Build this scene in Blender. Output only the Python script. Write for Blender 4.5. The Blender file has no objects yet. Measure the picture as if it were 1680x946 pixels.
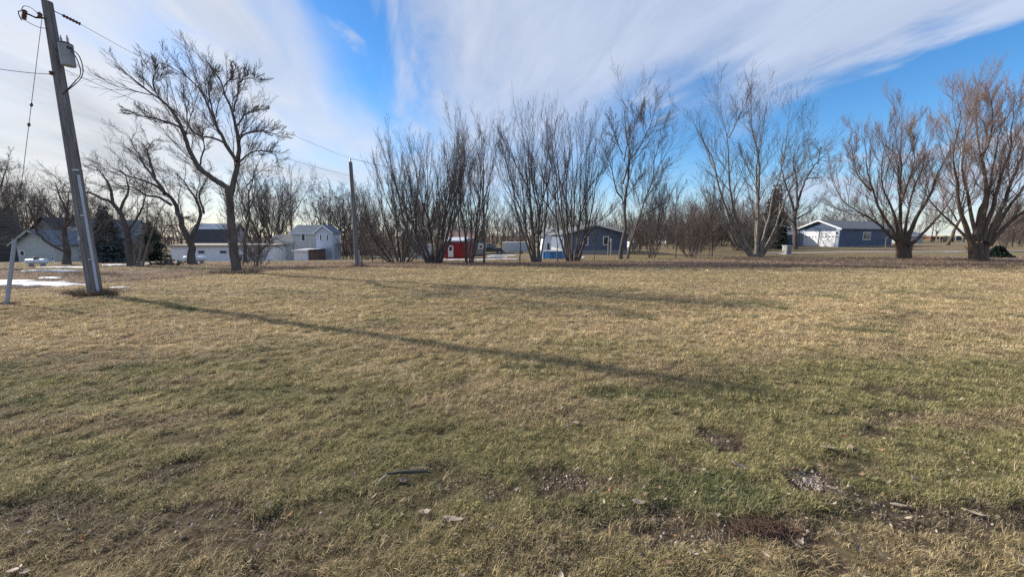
import bpy, math, random
import numpy as np
from mathutils import Vector, Matrix

SEED = 7
rng = np.random.default_rng(SEED)
random.seed(SEED)
R = math.radians
scn = bpy.context.scene
COL = scn.collection

# ---------------------------------------------------------------- camera geometry
CAMH, FPX, PITCH = 1.7, 607.0, R(8.2)
CP, SP = math.cos(PITCH), math.sin(PITCH)

def ray(px, py):
    """direction of a photo pixel, scaled to y = 1"""
    a, b = (px-840)/FPX, (473-py)/FPX
    f = CP + b*SP
    return a/f, (b*CP - SP)/f

def pos(px, py, D):
    a, b = ray(px, py)
    return (a*D, D, CAMH + b*D)

# ---------------------------------------------------------------- noise
def _h(ix, iy, s):
    n = (ix.astype(np.int64)*374761393 + iy.astype(np.int64)*668265263 + s*974634777) & 0xffffffff
    n = ((n ^ (n >> 13))*1274126177) & 0xffffffff
    n = ((n ^ (n >> 16))*2246822519) & 0xffffffff
    return ((n ^ (n >> 15)) & 0xffffff)/float(0xffffff)

def vn(x, y, s=0):
    x = np.asarray(x, float); y = np.asarray(y, float)
    ix, iy = np.floor(x), np.floor(y)
    fx, fy = x-ix, y-iy
    fx = fx*fx*(3-2*fx); fy = fy*fy*(3-2*fy)
    a, b = _h(ix, iy, s), _h(ix+1, iy, s)
    c, d = _h(ix, iy+1, s), _h(ix+1, iy+1, s)
    return (a*(1-fx)+b*fx)*(1-fy) + (c*(1-fx)+d*fx)*fy

def fbm(x, y, s=0, o=4):
    t, a, w = 0, .5, 0
    for i in range(o):
        t = t + a*vn(x*2**i+17*i, y*2**i-9*i, s+i); w += a; a *= .5
    return t/w

def sstep(a, b, x):
    t = np.clip((x-a)/(b-a), 0, 1)
    return t*t*(3-2*t)

# ---------------------------------------------------------------- terrain
def Hbase(x, y):
    x = np.asarray(x, float); y = np.asarray(y, float)
    S = np.interp(x, [-90, -54, -30, -12, 5, 20, 37], [2.9, 2.6, 2.4, 2.0, 1.0, .45, 0])
    r = np.clip((y-17)/43, 0, 1)
    r = r*r*(1.6-.6*r)*.45 + r*.55
    return -S*r + .05*(fbm(x*.12, y*.12, 3, 2)-.5)*np.clip(y/10, 0, 1)

def g2(px, py, it=40):
    """where the ray of a photo pixel meets the ground"""
    a, b = ray(px, py)
    D = 1.7/max(-b, 1e-4)
    lo, hi = 1.0, 400.0
    d = lo
    prev = lo
    n = 400
    ds = np.geomspace(lo, hi, n)
    z = CAMH + b*ds - Hbase(a*ds, ds)
    k = np.argmax(z <= 0) if (z <= 0).any() else n-1
    lo, hi = ds[max(k-1, 0)], ds[k]
    for _ in range(it):
        m = (lo+hi)/2
        if CAMH + b*m - float(Hbase(a*m, m)) > 0: lo = m
        else: hi = m
    D = (lo+hi)/2
    return a*D, D, float(Hbase(a*D, D))

# bare / dirt patches, given by where they lie on the ground (photo pixel centre, radii in metres)
DIRT = []
for px, py, rx, ry, w in [(270, 775, .22, .18, .8), (60, 838, .5, .18, .8), (190, 858, .4, .14, .6), (330, 840, .35, .14, .7),
        (440, 880, .5, .13, .6), (520, 830, .30, .10, .5), (640, 822, .4, .12, .55), (780, 800, .3, .14, .6), (935, 790, .30, .14, .8),
        (1020, 785, .16, .1, .6), (1180, 718, .22, .20, .85), (1110, 760, .15, .12, .5), (1335, 792, .22, .16, .85), (1420, 830, .30, .10, .75),
        (1540, 845, .55, .14, .9), (1660, 850, .35, .14, .9), (1060, 850, .35, .12, .9), (960, 850, .30, .12, .7), (1250, 872, .40, .12, 1),
        (1150, 880, .3, .10, .8), (1350, 855, .3, .10, .8), (310, 715, .25, .1, .6), (220, 690, .4, .12, .45), (700, 780, .3, .15, .4),
        (1400, 770, .3, .15, .5), (900, 905, .4, .10, .5), (120, 900, .5, .10, .4), (500, 905, .4, .08, .4), (150, 478, .55, .45, 1), (8, 500, .35, .25, 1),
        (385, 447, 1.2, .7, 1), (1487, 420, 1.6, 1.2, .7), (1604, 425, 1.8, 1.3, .8)]:
    x, y, z = g2(px, py); DIRT.append((x, y, rx, ry, w))

def dirt_mask(x, y):
    m = np.zeros_like(x)
    wx = x + .22*(fbm(x*4, y*4, 21, 3)-.5); wy = y + .22*(fbm(x*4, y*4, 31, 3)-.5)
    for cx, cy, rx, ry, w in DIRT:
        d = ((wx-cx)/rx)**2 + ((wy-cy)/ry)**2
        m = np.maximum(m, w*(1-sstep(.35, 1.5, d)))
    m = np.maximum(m, .9*sstep(.66, .80, fbm(x*1.9, y*3.0, 41, 4))*(1-sstep(2.5, 6, y)))
    return m

def Hf(x, y):
    x = np.asarray(x, float); y = np.asarray(y, float)
    near = 1-sstep(9, 16, y)
    h = Hbase(x, y)
    h = h + near*(.05*(fbm(x*.9, y*.9, 5, 3)-.5) + .035*(fbm(x*4.5, y*4.5, 6, 3)-.5)) + (1-near)*.03*(fbm(x*.7, y*.7, 8, 3)-.5)
    h = h - .025*dirt_mask(x, y)*near
    return h

YBX = [-60, -16, -14.6, -12.3, -9.6, -5, 0, 8, 18, 24, 60]
YBY = [9.5, 11.5, 13.4, 16.2, 19.6, 20.6, 21, 20.5, 20.5, 20.0, 19]

def albedo(x, y):
    """the ground cover's own colour"""
    x = np.asarray(x, float); y = np.asarray(y, float)
    n1 = fbm(x*.22+.03*y, y*.45, 11, 4); n2 = fbm(x*1.1, y*1.6, 12, 4); n3 = fbm(x*6, y*6, 13, 3)
    n4 = fbm(x*.5, y*2.2, 15, 3)
    gold = np.array([.475, .36, .20]); straw = np.array([.55, .45, .30]); green = np.array([.235, .21, .095]); dkgreen = np.array([.10, .115, .05])
    brown = np.array([.30, .215, .14]); dirt = np.array([.125, .090, .068]); olive = np.array([.30, .25, .12]); litter = np.array([.31, .22, .165])
    def mix(a, b, t): return a*(1-t[:, None]) + b*t[:, None]
    x1 = np.atleast_1d(x).ravel(); y1 = np.atleast_1d(y).ravel()
    n1, n2, n3, n4 = [np.atleast_1d(v).ravel() for v in (n1, n2, n3, n4)]
    gness = .16 + .70*sstep(3.2, 7.0, y1 + .25*x1*(x1 > 0)*0 + 2.0*(n1-.5)) + 1.0*(n1-.5) + .75*(n2-.5) + .35*(n3-.5)
    gness = gness - .22*(1-sstep(-9, -1, x1))*(1-sstep(7, 15, y1))*0 - .25*sstep(1, 4, x1)*(1-sstep(4, 6, y1))
    gness = np.clip(gness, 0, 1)
    c = mix(np.tile(green, (len(x1), 1)), gold, gness)
    c = mix(c, dkgreen, .7*sstep(.60, .76, fbm(x1*.8, y1*1.3, 51, 4))*(1-.6*sstep(8, 14, y1)))
    c = mix(c, straw, .5*sstep(.52, .75, n3)*gness)
    c = mix(c, brown, .6*sstep(.47, .66, n4)*(.5+.5*sstep(.35,.6,n2)))
    # very near strip: dry straw colour
    c = mix(c, np.array([.29, .22, .12]), .55*(1-sstep(1.7, 2.15, y1+.5*(n2-.5))))
    # beyond the mown lawn: leaf litter, bare soil and rough grass in long streaks
    yb = np.interp(x1, YBX, YBY)
    e = y1 - yb + 2.6*(n2-.5) + 1.6*(n4-.5) + 5*(fbm(x1*.16, y1*.2, 66, 3)-.5)
    far = sstep(-.6, .8, e)
    st = fbm(x1*.05, y1*.35, 61, 4)
    fc = mix(np.tile(litter, (len(x1), 1)), olive, sstep(.42, .60, st)*sstep(3, 9, e))
    fc = mix(fc, brown*.8, .6*sstep(.55, .72, fbm(x1*.1, y1*.8, 71, 3)))
    fc = mix(fc, gold*.85, .6*sstep(.5, .7, fbm(x1*.07, y1*.25, 81, 3))*sstep(10, 20, e))
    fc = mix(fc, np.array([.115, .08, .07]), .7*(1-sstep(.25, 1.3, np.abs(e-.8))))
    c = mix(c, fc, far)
    dm = dirt_mask(x1, y1)
    c = mix(c, dirt*(1+.5*(n3[:, None]-.5)), dm)
    return np.clip(c*(.85+.3*n3[:, None]), 0, 1)

# ---------------------------------------------------------------- object helpers
def tag(o, label=None, cat=None, group=None, kind=None):
    if label: o['label'] = label
    if cat: o['category'] = cat
    if group: o['group'] = group
    if kind: o['kind'] = kind
    return o

def empty(name, loc=(0, 0, 0), rz=0, label=None, cat=None, group=None):
    o = bpy.data.objects.new(name, None); COL.objects.link(o)
    o.location = loc; o.rotation_euler = (0, 0, rz); o.empty_display_size = .2
    return tag(o, label, cat, group)

def link(name, me, m, parent=None):
    o = bpy.data.objects.new(name, me); COL.objects.link(o)
    if m is not None: me.materials.append(m)
    if parent is not None: o.parent = parent
    return o

def npmesh(name, V, F, smooth=False):
    """V (n,3), F list of index arrays each (m,k)"""
    me = bpy.data.meshes.new(name)
    V = np.asarray(V, np.float32)
    me.vertices.add(len(V)); me.vertices.foreach_set('co', V.ravel())
    F = [np.asarray(f, np.int32) for f in F if len(f)]
    nl = sum(f.size for f in F); nf = sum(len(f) for f in F)
    me.loops.add(nl); me.polygons.add(nf)
    me.loops.foreach_set('vertex_index', np.concatenate([f.ravel() for f in F]))
    sizes = np.concatenate([np.full(len(f), f.shape[1], np.int32) for f in F])
    starts = np.concatenate([[0], np.cumsum(sizes)[:-1]]).astype(np.int32)
    me.polygons.foreach_set('loop_start', starts)
    me.polygons.foreach_set('loop_total', sizes)
    if smooth: me.polygons.foreach_set('use_smooth', np.ones(nf, bool))
    me.update(calc_edges=True)
    return me

class MB:
    def __init__(s): s.v = []; s.f = []
    def add(s, vs, fs):
        n = len(s.v); s.v += [tuple(v) for v in vs]; s.f += [tuple(i+n for i in f) for f in fs]; return s
    def box(s, x0, x1, y0, y1, z0, z1):
        return s.add([(x0,y0,z0),(x1,y0,z0),(x1,y1,z0),(x0,y1,z0),(x0,y0,z1),(x1,y0,z1),(x1,y1,z1),(x0,y1,z1)],
            [(0,3,2,1),(4,5,6,7),(0,1,5,4),(1,2,6,5),(2,3,7,6),(3,0,4,7)])
    def prism(s, prof, axis, a, b):
        """closed profile extruded along an axis from a to b; prof gives the two other coordinates"""
        n = len(prof)
        def p(q, t):
            if axis == 'y': return (q[0], t, q[1])
            if axis == 'x': return (t, q[0], q[1])
            return (q[0], q[1], t)
        vs = [p(q, a) for q in prof] + [p(q, b) for q in prof]
        fs = [tuple(range(n-1, -1, -1)), tuple(range(n, 2*n))] + [(i, (i+1) % n, n+(i+1) % n, n+i) for i in range(n)]
        return s.add(vs, fs)
    def tube(s, pts, r, n=8, cap=True):
        pts = [Vector(p) for p in pts]
        rs = r if isinstance(r, (list, tuple)) else [r]*len(pts)
        base = len(s.v); ref = None
        for i, p in enumerate(pts):
            t = (pts[min(i+1, len(pts)-1)]-pts[max(i-1, 0)]).normalized()
            if ref is None: ref = Vector((1, 0, 0)) if abs(t.x) < .8 else Vector((0, 0, 1))
            u = t.cross(ref).normalized(); w = t.cross(u)
            for k in range(n):
                a = 2*math.pi*k/n
                q = p + (u*math.cos(a) + w*math.sin(a))*rs[i]
                s.v.append(tuple(q))
        for i in range(len(pts)-1):
            for k in range(n):
                a = base+i*n+k; b = base+i*n+(k+1) % n
                s.f.append((a, b, b+n, a+n))
        if cap:
            s.f.append(tuple(base+k for k in range(n))[::-1])
            e = base+(len(pts)-1)*n
            s.f.append(tuple(e+k for k in range(n)))
        return s
    def lathe(s, c, prof, n=20, axis='z'):
        """prof: (radius, height) pairs"""
        b = len(s.v)
        for r, h in prof:
            for k in range(n):
                a = 2*math.pi*k/n
                d = (r*math.cos(a), r*math.sin(a))
                if axis == 'z': s.v.append((c[0]+d[0], c[1]+d[1], c[2]+h))
                elif axis == 'x': s.v.append((c[0]+h, c[1]+d[0], c[2]+d[1]))
                else: s.v.append((c[0]+d[0], c[1]+h, c[2]+d[1]))
        for i in range(len(prof)-1):
            for k in range(n):
                p = b+i*n+k; q = b+i*n+(k+1) % n
                s.f.append((p, q, q+n, p+n))
        s.f.append(tuple(b+k for k in range(n))[::-1])
        e = b+(len(prof)-1)*n
        s.f.append(tuple(e+k for k in range(n)))
        return s
    def build(s, name, m, parent=None, smooth=False, bevel=0):
        me = bpy.data.meshes.new(name); me.from_pydata(s.v, [], s.f); me.update()
        if smooth:
            me.polygons.foreach_set('use_smooth', np.ones(len(me.polygons), bool))
            me.set_sharp_from_angle(angle=R(40))
        o = link(name, me, m, parent)
        if bevel:
            b = o.modifiers.new('b', 'BEVEL'); b.width = bevel; b.segments = 2; b.limit_method = 'ANGLE'
        return o

# ---------------------------------------------------------------- materials
def newmat(name):
    m = bpy.data.materials.new(name); m.use_nodes = True
    nt = m.node_tree; nt.nodes.clear()
    out = nt.nodes.new('ShaderNodeOutputMaterial'); b = nt.nodes.new('ShaderNodeBsdfPrincipled')
    nt.links.new(b.outputs[0], out.inputs[0])
    return m, nt, b, out

def N(nt, t, **k):
    n = nt.nodes.new(t)
    for a, v in k.items(): setattr(n, a, v)
    return n

def mat(name, col, rough=.7, var=.25, scale=3.0, stretch=(1, 1, 1), bump=.0, siding=0, metal=0, col2=None, spec=.4, sidax=2):
    m, nt, b, out = newmat(name)
    b.inputs['Roughness'].default_value = rough; b.inputs['Metallic'].default_value = metal
    b.inputs['Specular IOR Level'].default_value = spec
    tc = N(nt, 'ShaderNodeTexCoord'); mp = N(nt, 'ShaderNodeMapping'); mp.inputs['Scale'].default_value = stretch
    nt.links.new(tc.outputs['Object'], mp.inputs[0])
    nz = N(nt, 'ShaderNodeTexNoise'); nz.inputs['Scale'].default_value = scale; nz.inputs['Detail'].default_value = 6
    nz.inputs['Roughness'].default_value = .65
    nt.links.new(mp.outputs[0], nz.inputs['Vector'])
    cr = N(nt, 'ShaderNodeValToRGB')
    c = np.array(col); c2 = np.array(col2) if col2 is not None else c*(1+var)
    cr.color_ramp.elements[0].position = .3; cr.color_ramp.elements[1].position = .7
    cr.color_ramp.elements[0].color = (*(c*(1-var)), 1); cr.color_ramp.elements[1].color = (*np.clip(c2, 0, .9), 1)
    nt.links.new(nz.outputs['Fac'], cr.inputs[0])
    last = cr.outputs[0]; hsrc = nz.outputs['Fac']
    if siding:
        sx = N(nt, 'ShaderNodeSeparateXYZ'); nt.links.new(tc.outputs['Object'], sx.inputs[0])
        mu = N(nt, 'ShaderNodeMath', operation='MULTIPLY'); mu.inputs[1].default_value = 1/siding
        nt.links.new(sx.outputs[sidax], mu.inputs[0])
        fr = N(nt, 'ShaderNodeMath', operation='FRACT'); nt.links.new(mu.outputs[0], fr.inputs[0])
        gp = N(nt, 'ShaderNodeMath', operation='LESS_THAN'); gp.inputs[1].default_value = .10
        nt.links.new(fr.outputs[0], gp.inputs[0])
        mx = N(nt, 'ShaderNodeMix', data_type='RGBA', blend_type='MULTIPLY')
        mx.inputs['B'].default_value = (.78, .78, .8, 1)
        nt.links.new(gp.outputs[0], mx.inputs['Factor']); nt.links.new(last, mx.inputs['A']); last = mx.outputs['Result']
        hsrc = fr.outputs[0]
    nt.links.new(last, b.inputs['Base Color'])
    if bump and not siding:
        bp = N(nt, 'ShaderNodeBump'); bp.inputs['Strength'].default_value = bump or .4; bp.inputs['Distance'].default_value = .03
        nt.links.new(hsrc, bp.inputs['Height']); nt.links.new(bp.outputs[0], b.inputs['Normal'])
    return m

M = {}
M['bark'] = mat('bark', (.105, .092, .087), .95, .40, 6, (1, 1, .25), .8, spec=.1)
M['bark_pale'] = mat('pale_bark', (.19, .17, .15), .95, .45, 5, (1, 1, .5), .6, spec=.1)
M['bark_willow'] = mat('willow_bark', (.10, .085, .075), .95, .40, 6, (1, 1, .2), .9, col2=(.17, .12, .09), spec=.1)
M['twig'] = mat('twig', (.125, .105, .10), .9, .2, 2, spec=.1)
M['twig_red'] = mat('russet_twig', (.165, .12, .105), .9, .2, 2, spec=.1)
M['twig_willow'] = mat('willow_twig', (.30, .205, .16), .85, .25, 1.2, spec=.1)
M['twig_pale'] = mat('pale_twig', (.15, .125, .11), .9, .2, 2, spec=.1)
M['snow'] = mat('snow', (.54, .56, .61), .6, .18, 3, bump=.2)
M['pole'] = mat('weathered_pole_wood', (.17, .165, .17), .9, .55, 24, (1, 1, .05), 1.0, spec=.1)
M['galv'] = mat('galvanised_steel', (.36, .40, .46), .45, .12, 5, metal=.6)
M['conduit'] = mat('grey_conduit', (.36, .42, .52), .5, .12, 3)
M['tank_grey'] = mat('transformer_paint', (.27, .30, .35), .45, .12, 6)
M['dkmetal'] = mat('dark_metal', (.05, .05, .06), .5, .2, 6, metal=.5)
M['porcelain'] = mat('brown_porcelain', (.10, .055, .045), .25, .2, 6)
M['porc_grey'] = mat('grey_porcelain', (.40, .41, .44), .3, .1, 6)
M['wire'] = mat('wire', (.035, .035, .04), .6, .1, 2)
M['white'] = mat('white_paint', (.74, .75, .76), .6, .06, 3)
M['white_side'] = mat('white_siding', (.76, .79, .83), .6, .07, 1.5, siding=.22)
M['cream_side'] = mat('cream_siding', (.50, .49, .44), .7, .10, 1.5, siding=.22)
M['cream2_side'] = mat('pale_beige_siding', (.46, .48, .47), .7, .10, 1.5, siding=.25)
M['grey_side'] = mat('light_grey_siding', (.52, .57, .66), .65, .08, 1.5, siding=.25)
M['metal_grey'] = mat('grey_sheet_metal', (.33, .36, .39), .5, .10, 1.0, siding=.4, sidax=0)
M['navy'] = mat('navy_siding', (.055, .085, .155), .6, .12, 1.2, siding=.22)
M['slate_blue'] = mat('slate_blue_siding', (.125, .165, .235), .6, .10, 1.2, siding=.22)
M['sunlit_navy'] = mat('sunlit_navy_siding', (.28, .34, .42), .6, .10, 1.2, siding=.22)  # lightened copy of the navy siding, sunlight painted into the colour
M['red'] = mat('red_barn_paint', (.30, .022, .025), .75, .35, 2.5, (1, 1, .3), .3)
M['shingle_grey'] = mat('grey_shingle', (.16, .165, .18), .9, .25, 3, bump=.4)
M['shingle_brown'] = mat('brown_shingle', (.22, .15, .12), .9, .3, 3, bump=.4)
M['shingle_dark'] = mat('dark_shingle', (.055, .055, .065), .9, .3, 3, bump=.4)
M['shingle_blue'] = mat('blue_grey_shingle', (.12, .15, .19), .9, .25, 3, bump=.4)
M['tanroof'] = mat('tan_roof_edge', (.36, .30, .25), .8, .2, 2)
M['darkwood'] = mat('dark_weathered_boards', (.055, .055, .055), .9, .5, 2.0, (.3, .3, 3), .5, col2=(.11, .10, .095), siding=.45)
M['brownwood'] = mat('brown_boards', (.16, .11, .09), .9, .3, 3, (1, 1, .3))
M['door_w'] = mat('white_door', (.74, .76, .78), .5, .05, 3)
M['poolblue'] = mat('pool_blue_liner', (.02, .19, .58), .45, .18, 2.5, col2=(.06, .30, .70))
M['greywood'] = mat('grey_wood', (.25, .24, .23), .9, .25, 6, (1, 1, .2))
M['palewood'] = mat('pale_post_wood', (.62, .58, .48), .8, .15, 6, (1, 1, .2))
M['tanpaint'] = mat('tan_paint', (.45, .40, .30), .7, .15, 3)
M['tankwhite'] = mat('tank_enamel', (.62, .70, .80), .4, .08, 3)
M['carblack'] = mat('black_car_paint', (.02, .023, .03), .25, .1, 3, spec=.6)
M['carwhite'] = mat('white_car_paint', (.70, .72, .75), .3, .04, 3, spec=.6)
M['cargrey'] = mat('grey_car_paint', (.20, .21, .24), .3, .08, 3, spec=.6)
M['trailer'] = mat('trailer_sheet', (.36, .40, .46), .45, .06, 2)
M['tyre'] = mat('tyre_rubber', (.02, .02, .02), .9, .2, 6)
M['rim'] = mat('wheel_rim', (.35, .36, .38), .35, .1, 6, metal=.7)
M['concrete'] = mat('concrete', (.34, .34, .34), .9, .15, 4, bump=.3)
M['gravel_road'] = mat('gravel_lane', (.27, .22, .19), .95, .2, 4, bump=.3)
M['rust'] = mat('rusty_machine_red', (.14, .045, .03), .8, .3, 4)
M['hay'] = mat('hay', (.42, .34, .20), .95, .25, 6, bump=.6)
M['deadweed'] = mat('dead_weed', (.18, .13, .095), .95, .4, 8)
M['deadweed_red'] = mat('russet_dead_grass', (.115, .066, .045), .95, .4, 8)
M['needle'] = mat('spruce_needles', (.028, .045, .034), .8, .4, 1.5, spec=.2)
M['needle_blue'] = mat('blue_spruce_needles', (.09, .12, .125), .8, .35, 1.5, spec=.2)
M['stick'] = mat('dark_stick_bark', (.06, .055, .05), .9, .5, 30, (.2, 1, 1), .6)
M['leafbrown'] = mat('dry_brown_leaf', (.28, .21, .16), .8, .3, 20)
M['leafpale'] = mat('pale_dry_leaf', (.34, .28, .22), .8, .2, 20)
M['husk'] = mat('straw_husk', (.50, .41, .27), .7, .15, 20)
M['mountain'] = mat('distant_trees', (.07, .065, .065), .95, .3, .5)

def glassmat(name, col=(.02, .025, .035)):
    m, nt, b, out = newmat(name)
    b.inputs['Base Color'].default_value = (*col, 1); b.inputs['Roughness'].default_value = .08
    return m
M['glass'] = glassmat('dark_window_glass'); M['glass_lt'] = glassmat('pale_window_glass', (.10, .14, .18))

def ground_mats():
    m, nt, b, out = newmat('ground_cover')
    at = N(nt, 'ShaderNodeAttribute', attribute_name='col')
    geo = N(nt, 'ShaderNodeNewGeometry')
    nz = N(nt, 'ShaderNodeTexNoise'); nz.inputs['Scale'].default_value = 38; nz.inputs['Detail'].default_value = 6; nz.inputs['Roughness'].default_value = .7
    nz2 = N(nt, 'ShaderNodeTexNoise'); nz2.inputs['Scale'].default_value = 5; nz2.inputs['Detail'].default_value = 8; nz2.inputs['Roughness'].default_value = .75
    nt.links.new(geo.outputs['Position'], nz.inputs['Vector']); nt.links.new(geo.outputs['Position'], nz2.inputs['Vector'])
    mr = N(nt, 'ShaderNodeMapRange'); mr.inputs[1].default_value = .3; mr.inputs[2].default_value = .7; mr.inputs[3].default_value = .45; mr.inputs[4].default_value = 1.35
    nt.links.new(nz.outputs['Fac'], mr.inputs[0])
    mr2 = N(nt, 'ShaderNodeMapRange'); mr2.inputs[1].default_value = .3; mr2.inputs[2].default_value = .7; mr2.inputs[3].default_value = .55; mr2.inputs[4].default_value = 1.05
    nt.links.new(nz2.outputs['Fac'], mr2.inputs[0])
    mm = N(nt, 'ShaderNodeMath', operation='MULTIPLY'); nt.links.new(mr.outputs[0], mm.inputs[0]); nt.links.new(mr2.outputs[0], mm.inputs[1])
    mx = N(nt, 'ShaderNodeVectorMath', operation='SCALE'); nt.links.new(at.outputs['Color'], mx.inputs[0]); nt.links.new(mm.outputs[0], mx.inputs['Scale'])
    nt.links.new(mx.outputs[0], b.inputs['Base Color'])
    b.inputs['Roughness'].default_value = 1; b.inputs['Specular IOR Level'].default_value = .1
    bp = N(nt, 'ShaderNodeBump'); bp.inputs['Strength'].default_value = .9; bp.inputs['Distance'].default_value = .03
    nt.links.new(nz.outputs['Fac'], bp.inputs['Height'])
    bp2 = N(nt, 'ShaderNodeBump'); bp2.inputs['Strength'].default_value = .8; bp2.inputs['Distance'].default_value = .12
    nt.links.new(nz2.outputs['Fac'], bp2.inputs['Height']); nt.links.new(bp.outputs[0], bp2.inputs['Normal'])
    nt.links.new(bp2.outputs[0], b.inputs['Normal'])
    M['ground'] = m
    # blades: instance colour x blade variation, slightly translucent
    m, nt, b, out = newmat('grass_blade')
    at = N(nt, 'ShaderNodeAttribute', attribute_name='col', attribute_type='INSTANCER')
    bv = N(nt, 'ShaderNodeAttribute', attribute_name='bv')
    sc = N(nt, 'ShaderNodeVectorMath', operation='SCALE')
    nt.links.new(at.outputs['Color'], sc.inputs[0]); nt.links.new(bv.outputs['Fac'], sc.inputs['Scale'])
    nt.links.new(sc.outputs[0], b.inputs['Base Color'])
    b.inputs['Roughness'].default_value = .7; b.inputs['Specular IOR Level'].default_value = .25
    tr = N(nt, 'ShaderNodeBsdfTranslucent'); nt.links.new(sc.outputs[0], tr.inputs['Color'])
    ms = N(nt, 'ShaderNodeMixShader'); ms.inputs[0].default_value = .3
    nt.links.new(b.outputs[0], ms.inputs[1]); nt.links.new(tr.outputs[0], ms.inputs[2]); nt.links.new(ms.outputs[0], out.inputs[0])
    M['blade'] = m
ground_mats()

# ---------------------------------------------------------------- world, sun, camera
SUN_EL = R(25.0)
SD = Vector((-.912*math.cos(SUN_EL), .410*math.cos(SUN_EL), math.sin(SUN_EL))).normalized()   # towards the sun
def azel(px, py):
    a, b = ray(px, py)
    return math.atan2(a, 1), math.atan2(b, math.hypot(a, 1))

def make_world():
    w = bpy.data.worlds.new('World'); scn.world = w; w.use_nodes = True
    nt = w.node_tree; nt.nodes.clear()
    out = N(nt, 'ShaderNodeOutputWorld'); bg = N(nt, 'ShaderNodeBackground'); nt.links.new(bg.outputs[0], out.inputs[0])
    sky = N(nt, 'ShaderNodeTexSky', sky_type='NISHITA', sun_disc=False, sun_elevation=SUN_EL)
    sky.sun_rotation = math.atan2(SD.x, SD.y)
    sky.air_density = 1.0; sky.dust_density = .3; sky.ozone_density = 3.5; sky.altitude = 300
    STR = .108
    bg.inputs['Strength'].default_value = STR
    def mth(op, a, b=None, c=None, clamp=False):
        n = N(nt, 'ShaderNodeMath', operation=op, use_clamp=clamp)
        for i, v in enumerate((a, b, c)):
            if v is None: continue
            if isinstance(v, (int, float)): n.inputs[i].default_value = v
            else: nt.links.new(v, n.inputs[i])
        return n.outputs[0]
    tc = N(nt, 'ShaderNodeTexCoord'); sx = N(nt, 'ShaderNodeSeparateXYZ'); nt.links.new(tc.outputs['Generated'], sx.inputs[0])
    x, y, z = sx.outputs
    az = mth('ARCTAN2', x, y); el = mth('ARCSINE', z)
    # cloud sheet coordinates: where the view ray meets a high layer
    zz = mth('ADD', mth('MAXIMUM', z, .0), .10)
    px_, py_ = mth('DIVIDE', x, zz), mth('DIVIDE', y, zz)
    va, vb = ray(690, 380)[0], 1; L = math.hypot(va, vb); ca, cb = va/L, vb/L
    s = mth('ADD', mth('MULTIPLY', px_, ca), mth('MULTIPLY', py_, cb))
    t = mth('SUBTRACT', mth('MULTIPLY', px_, cb), mth('MULTIPLY', py_, ca))
    def noise(ks, kt, off, detail=7, rough=.6, dist=0.0, scale=1):
        cmb = N(nt, 'ShaderNodeCombineXYZ')
        nt.links.new(mth('MULTIPLY', s, ks), cmb.inputs[0]); nt.links.new(mth('MULTIPLY', t, kt), cmb.inputs[1]); cmb.inputs[2].default_value = off
        nz = N(nt, 'ShaderNodeTexNoise'); nz.inputs['Scale'].default_value = scale; nz.inputs['Detail'].default_value = detail
        nz.inputs['Roughness'].default_value = rough; nz.inputs['Distortion'].default_value = dist
        nt.links.new(cmb.outputs[0], nz.inputs['Vector']); return nz.outputs['Fac']
    nA = noise(.45, .9, 1.3, 6, .55, .8)       # broad streaks
    nB = noise(.9, 3.2, 7.7, 8, .60, .8)       # fine fibres
    nC = noise(.9, 1.3, 4.1, 8, .60, .3)       # softer lumps
    wob = mth('MULTIPLY', mth('SUBTRACT', nC, .5), .30)
    wob2 = mth('ADD', mth('MULTIPLY', mth('SUBTRACT', nA, .5), .25), mth('MULTIPLY', mth('SUBTRACT', nB, .5), .16))
    azw, elw = mth('ADD', az, wob2), mth('ADD', el, wob)
    def blob(c, e, minor, soft=1.0):
        """soft ellipse on the sky: centre pixel, end of the long axis, half width in pixels"""
        (a0, e0), (a1, e1) = azel(*c), azel(*e)
        dx, dy = a1-a0, e1-e0; La = math.hypot(dx, dy); ux, uy = dx/La, dy/La
        mi = minor/620.0
        A = mth('SUBTRACT', azw, a0); E = mth('SUBTRACT', elw, e0)
        p = mth('DIVIDE', mth('ADD', mth('MULTIPLY', A, ux), mth('MULTIPLY', E, uy)), La)
        q = mth('DIVIDE', mth('SUBTRACT', mth('MULTIPLY', E, ux), mth('MULTIPLY', A, uy)), mi)
        d = mth('ADD', mth('MULTIPLY', p, p), mth('MULTIPLY', q, q))
        return mth('EXPONENT', mth('MULTIPLY', d, -soft))
    cov = mth('ADD', .70, mth('MULTIPLY', mth('SUBTRACT', nA, .5), 1.3))
    cov = mth('ADD', cov, mth('MULTIPLY', mth('SUBTRACT', nB, .5), .95))
    for c, e, mi, wgt in [((585, 60), (640, 215), 52, -1.05), ((560, -60), (600, 60), 50, -.8), ((1130, 165), (1000, 225), 46, -.75),
                          ((1590, 190), (1330, 245), 75, -1.25), ((1700, 85), (1420, 150), 34, -.9), ((1420, 190), (1240, 240), 45, -.55),
                          ((270, 90), (190, 60), 28, -.45), ((430, 30), (360, -40), 30, -.25), ((1180, 290), (900, 330), 70, -.65), ((760, 320), (640, 330), 70, -.30),
                          ((1000, 250), (800, 250), 60, -.3), ((1560, 290), (1250, 320), 26, .9), ((1650, 235), (1480, 250), 18, .6), ((1100, 182), (1135, 172), 12, .6),
                          ((580, 78), (600, 95), 12, .9), ((60, 250), (300, 200), 120, .5), ((800, 80), (640, 20), 110, .22), ((300, 0), (480, 150), 70, .35), ((800, 270), (600, 250), 80, .35), ((1000, 110), (820, 60), 80, .2), ((1450, 10), (1150, 100), 60, .45), ((1650, -20), (1350, 40), 40, .5)]:
        cov = mth('ADD', cov, mth('MULTIPLY', blob(c, e, mi), wgt))
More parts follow.
